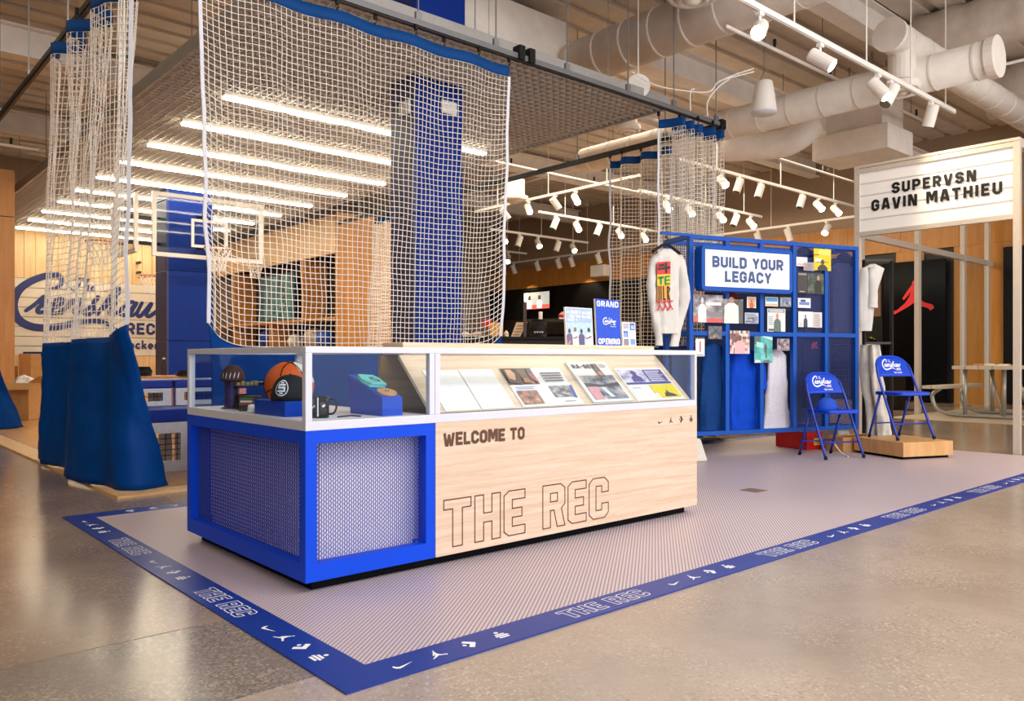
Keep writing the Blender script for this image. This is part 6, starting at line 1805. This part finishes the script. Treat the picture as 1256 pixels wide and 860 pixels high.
# ================================================================ sports area furniture
t = thing('framed_picture', 'teal landscape picture leaning in the cubby wall', 'picture', (8.7, 19, 1.85))
pa, pb = atX(318, 382, 8.75), atX(362, 382, 8.75); pc = atX(362, 333, 8.75)
zb_p = 1.852
MB().box(8.72, 8.76, pb.y, pa.y, zb_p, pc.z).build('panel', M('teal_dark', '#2f5a68', .5, var=.2, scale=3), t)
q = MB(); fn = plane_fn((8.718, pa.y, zb_p), (0, -1, 0), (0, 0, 1), .002); ww, hh = pa.y-pb.y, pc.z-zb_p
rects(q, fn, mosaic(.18, .06, .92, .96, 9, 8, ['#4d8fa0', '#3c7688', '#649fac', '#2f6072', '#4f9090'], 3), ww, hh); q.build('picture_print', ink(), t)
for i, (px, py, s_, c1, lab) in enumerate(((330, 410, .26, '#16349a', 'blue and white ball in the lower cubby'), (385, 412, .24, '#b9ad9c', 'pale grey ball in the lower cubby'), (400, 410, .22, '#1f57c4', 'bright blue ball in the lower cubby'), (362, 413, .18, '#d9d2c8', 'small white ball in the lower cubby'))):
    p = atX(px, py, 8.75); z = 1.181
    MB().lathe([(s_*math.sin(math.pi*k/16), s_-s_*math.cos(math.pi*k/16)) for k in range(17)], 24, Matrix.Translation((8.75, p.y, z))).build('ball', M('ball_c%d' % i, c1, .5), smooth=True, label=lab, cat='ball')
# two-tier bleacher with wire panels
def bleacher(x0, x1, lab):
    t = thing('bleacher', lab, 'bleacher', ((x0+x1)/2, 7.2, 0))
    ya, yb, yc = 6.81, 7.25, 7.72
    z0 = .017
    wm = M('bleacher_white', '#dcdde4', .45)
    def frame(xa, xb, y, za, zb, tb, bb):
        MB().box(xa, xb, y, y+.03, zb-tb, zb).build('panel_rail', wm, t); MB().box(xa, xb, y, y+.03, za, za+bb).build('panel_rail', wm, t)
        n = 2 if xb-xa > .5 else 1
        for k in range(n+1):
            xx = xa+(xb-xa-.07)*k/n; MB().box(xx, xx+.07, y, y+.03, za+bb, zb-tb).build('panel_stile', wm, t)
        w_ = MB(); m_ = int((xb-xa)/.045)
        for k in range(1, m_): w_.tube([(xa+(xb-xa)*k/m_, y+.015, za+bb), (xa+(xb-xa)*k/m_, y+.015, zb-tb)], .003, 4)
        m_ = max(2, int((zb-za-tb-bb)/.045))
        for k in range(1, m_): w_.tube([(xa, y+.015, za+bb+(zb-za-tb-bb)*k/m_), (xb, y+.015, za+bb+(zb-za-tb-bb)*k/m_)], .003, 4)
        w_.build('wire_panel', 'black_metal', t)
    frame(x0, x1, ya, z0, .425, .09, .09); frame(x0, x1, yb, .54, .69, .035, .04)
    MB().box(x0-.01, x1+.01, ya-.01, yb+.02, .425, .54).build('seat_pad', M('bleacher_blue', '#0b2f96', .4), t, bevel=.012)
    MB().box(x0-.01, x1+.01, yb-.01, yc, .69, .765).build('seat_pad', M('bleacher_blue'), t, bevel=.012)
    for xx in (x0, x1-.05):
        MB().box(xx, xx+.05, yc-.06, yc-.01, z0, .69).build('rear_leg', wm, t)
        MB().box(xx, xx+.05, yb+.0, yb+.03, z0, .54).build('mid_leg', wm, t)
    return t
bleacher(1.98, 2.40, 'white and blue tiered seat block with wire panels behind the gathered net')
bleacher(2.44, 3.6, 'longer white and blue tiered seat block behind the display counter')
p = atF(186, 470, 9.5)
tb = thing('low_table', 'low wooden table behind the tiered seats', 'table', (p.x, p.y, 0))
zt = atF(186, 461, 9.5).z
MB().box(p.x-.5, p.x+.35, p.y-.3, p.y+.3, zt-.05, zt).build('table_top', 'oak_warm', tb, bevel=.004)
for dx in (-.45, .28):
    for dy in (-.25, .22): MB().box(p.x+dx, p.x+dx+.04, p.y+dy, p.y+dy+.04, .016, zt-.05).build('leg', 'oak_warm', tb)
q = Vector((p.x+.1, p.y-.12, zt))
b = thing('water_bottle', 'clear plastic water bottle on the low wooden table', 'bottle', q)
MB().lathe([(0, 0.001), (.035, .001), (.036, .02), (.034, .08), (.036, .12), (.03, .15), (.014, .18), (.014, .2)], 16, Matrix.Translation(q)).build('bottle_body', 'board_glass', b, smooth=True)
MB().lathe([(0, .215), (.016, .215), (.016, .196)], 14, Matrix.Translation(q)).build('bottle_cap', 'white_paint', b)
lp = thing('laptop', 'closed black laptop bag on the low wooden table', 'bag', q+Vector((-.25, .05, 0)))
loft([(zt+.001, -.2, .2, .16, 0), (zt+.06, -.21, .21, .18, 0), (zt+.11, -.18, .18, .1, 0)], lambda u_, z, d: q+Vector((-.3, .1, -zt))+frv*u_+fwv*d+Vector((0, 0, z)), 18).build('bag_body', 'black', lp, smooth=True)
q2 = q+frv*.24
bz = thing('cloth_bag', 'dark crumpled cloth bag beside the water bottle', 'bag', q2)
loft([(zt+.001, -.1, .12, .16, 0), (zt+.04, -.08, .1, .12, 0), (zt+.065, -.04, .05, .06, 0)], lambda u_, z, d: q2+Vector((0, 0, -zt))+frv*u_+fwv*d+Vector((0, 0, z)), 16).build('bag_body', 'black', bz, smooth=True)
# cardboard boxes at the far left
def carton(lab, px0, px1, pyb, pyt, F=None, dep=.4, open_=False, name='cardboard_box'):
    F = F or 931/(pyb-440)
    a = atF(px0, pyb, F); b = atF(px1, pyt, F); w_ = (b-a).dot(frv); h_ = b.z-a.z; z0 = max(.0165, a.z)
    t = thing(name, lab, 'box', Vector((a.x, a.y, z0)))
    f = lambda u_, v_, d: Vector((a.x, a.y, 0))+frv*u_+fwv*d+Vector((0, 0, v_))
    z1 = b.z
    if not open_:
        MB().prism([(0, z0), (w_, z0), (w_, z1), (0, z1)], lambda u_, v_, d: f(u_, v_, dep-d), dep).build('box_body', 'cardboard', t, bevel=.004)
        MB().prism([(w_*.42, z1), (w_*.58, z1), (w_*.58, z1+.002), (w_*.42, z1+.002)], lambda u_, v_, d: f(u_, v_, dep-d), dep).build('tape', M('tape_tan', '#a87f4e', .3), t)
    else:
        for (u0, u1, d0, d1) in ((0, w_, 0, .01), (0, w_, dep-.01, dep), (0, .01, .01, dep-.01), (w_-.01, w_, .01, dep-.01)):
            MB().prism([(u0, z0), (u1, z0), (u1, z1), (u0, z1)], lambda u_, v_, d: f(u_, v_, d1-d), d1-d0).build('side', 'cardboard', t)
        MB().prism([(0, z0), (w_, z0), (w_, z0+.01), (0, z0+.01)], lambda u_, v_, d: f(u_, v_, dep-d), dep).build('bottom', 'cardboard', t)
        for sg in (0, 1):
            fl_ = MB(); 
            if sg == 0: fl_.prism([(0, 0), (w_+.05, 0), (w_+.18, -.09), (.06, -.1)], lambda u_, v_, d: f(u_, z1+v_, -.02-d+v_*1.6), .008)
            else: fl_.prism([(0, 0), (dep, 0), (dep, .01), (0, .01)], lambda u_, v_, d: f(w_+d*.8, z1+v_+d*.5, u_), .22)
            fl_.build('flap', 'cardboard', t)
        wr_ = MB(); rd = random.Random(3)
        c0 = f(w_/2, z1-.02, dep/2)
        wr_.grid(16, 10, lambda u_, v_: c0+Vector((math.cos(2*math.pi*u_)*math.sin(math.pi*v_)*.16, math.sin(2*math.pi*u_)*math.sin(math.pi*v_)*.13, .13*-math.cos(math.pi*v_)))*(1+.35*mnoise.noise((math.cos(2*math.pi*u_)*2, math.sin(2*math.pi*u_)*2, v_*5))))
        wr_.build('plastic_wrap', 'plastic_wrap', t)
    return t
carton('open cardboard box stuffed with plastic wrap on the wood floor', 6, 35, 517, 470, open_=True, dep=.36)
carton('tall narrow cardboard box standing behind the open box', 23, 38, 506, 434, dep=.3)
carton('closed cardboard box at the oak wall end', -20, 22, 498, 449, dep=.5)
carton('cardboard box half hidden by the gathered net', 38, 49, 490, 438, dep=.4)
fbox(28, 52, 431.5, 437.9, 18.62, .35, 'blue_band', 'blue_cushion', 'flat blue cushion on top of the boxes near the mural', 'cushion')
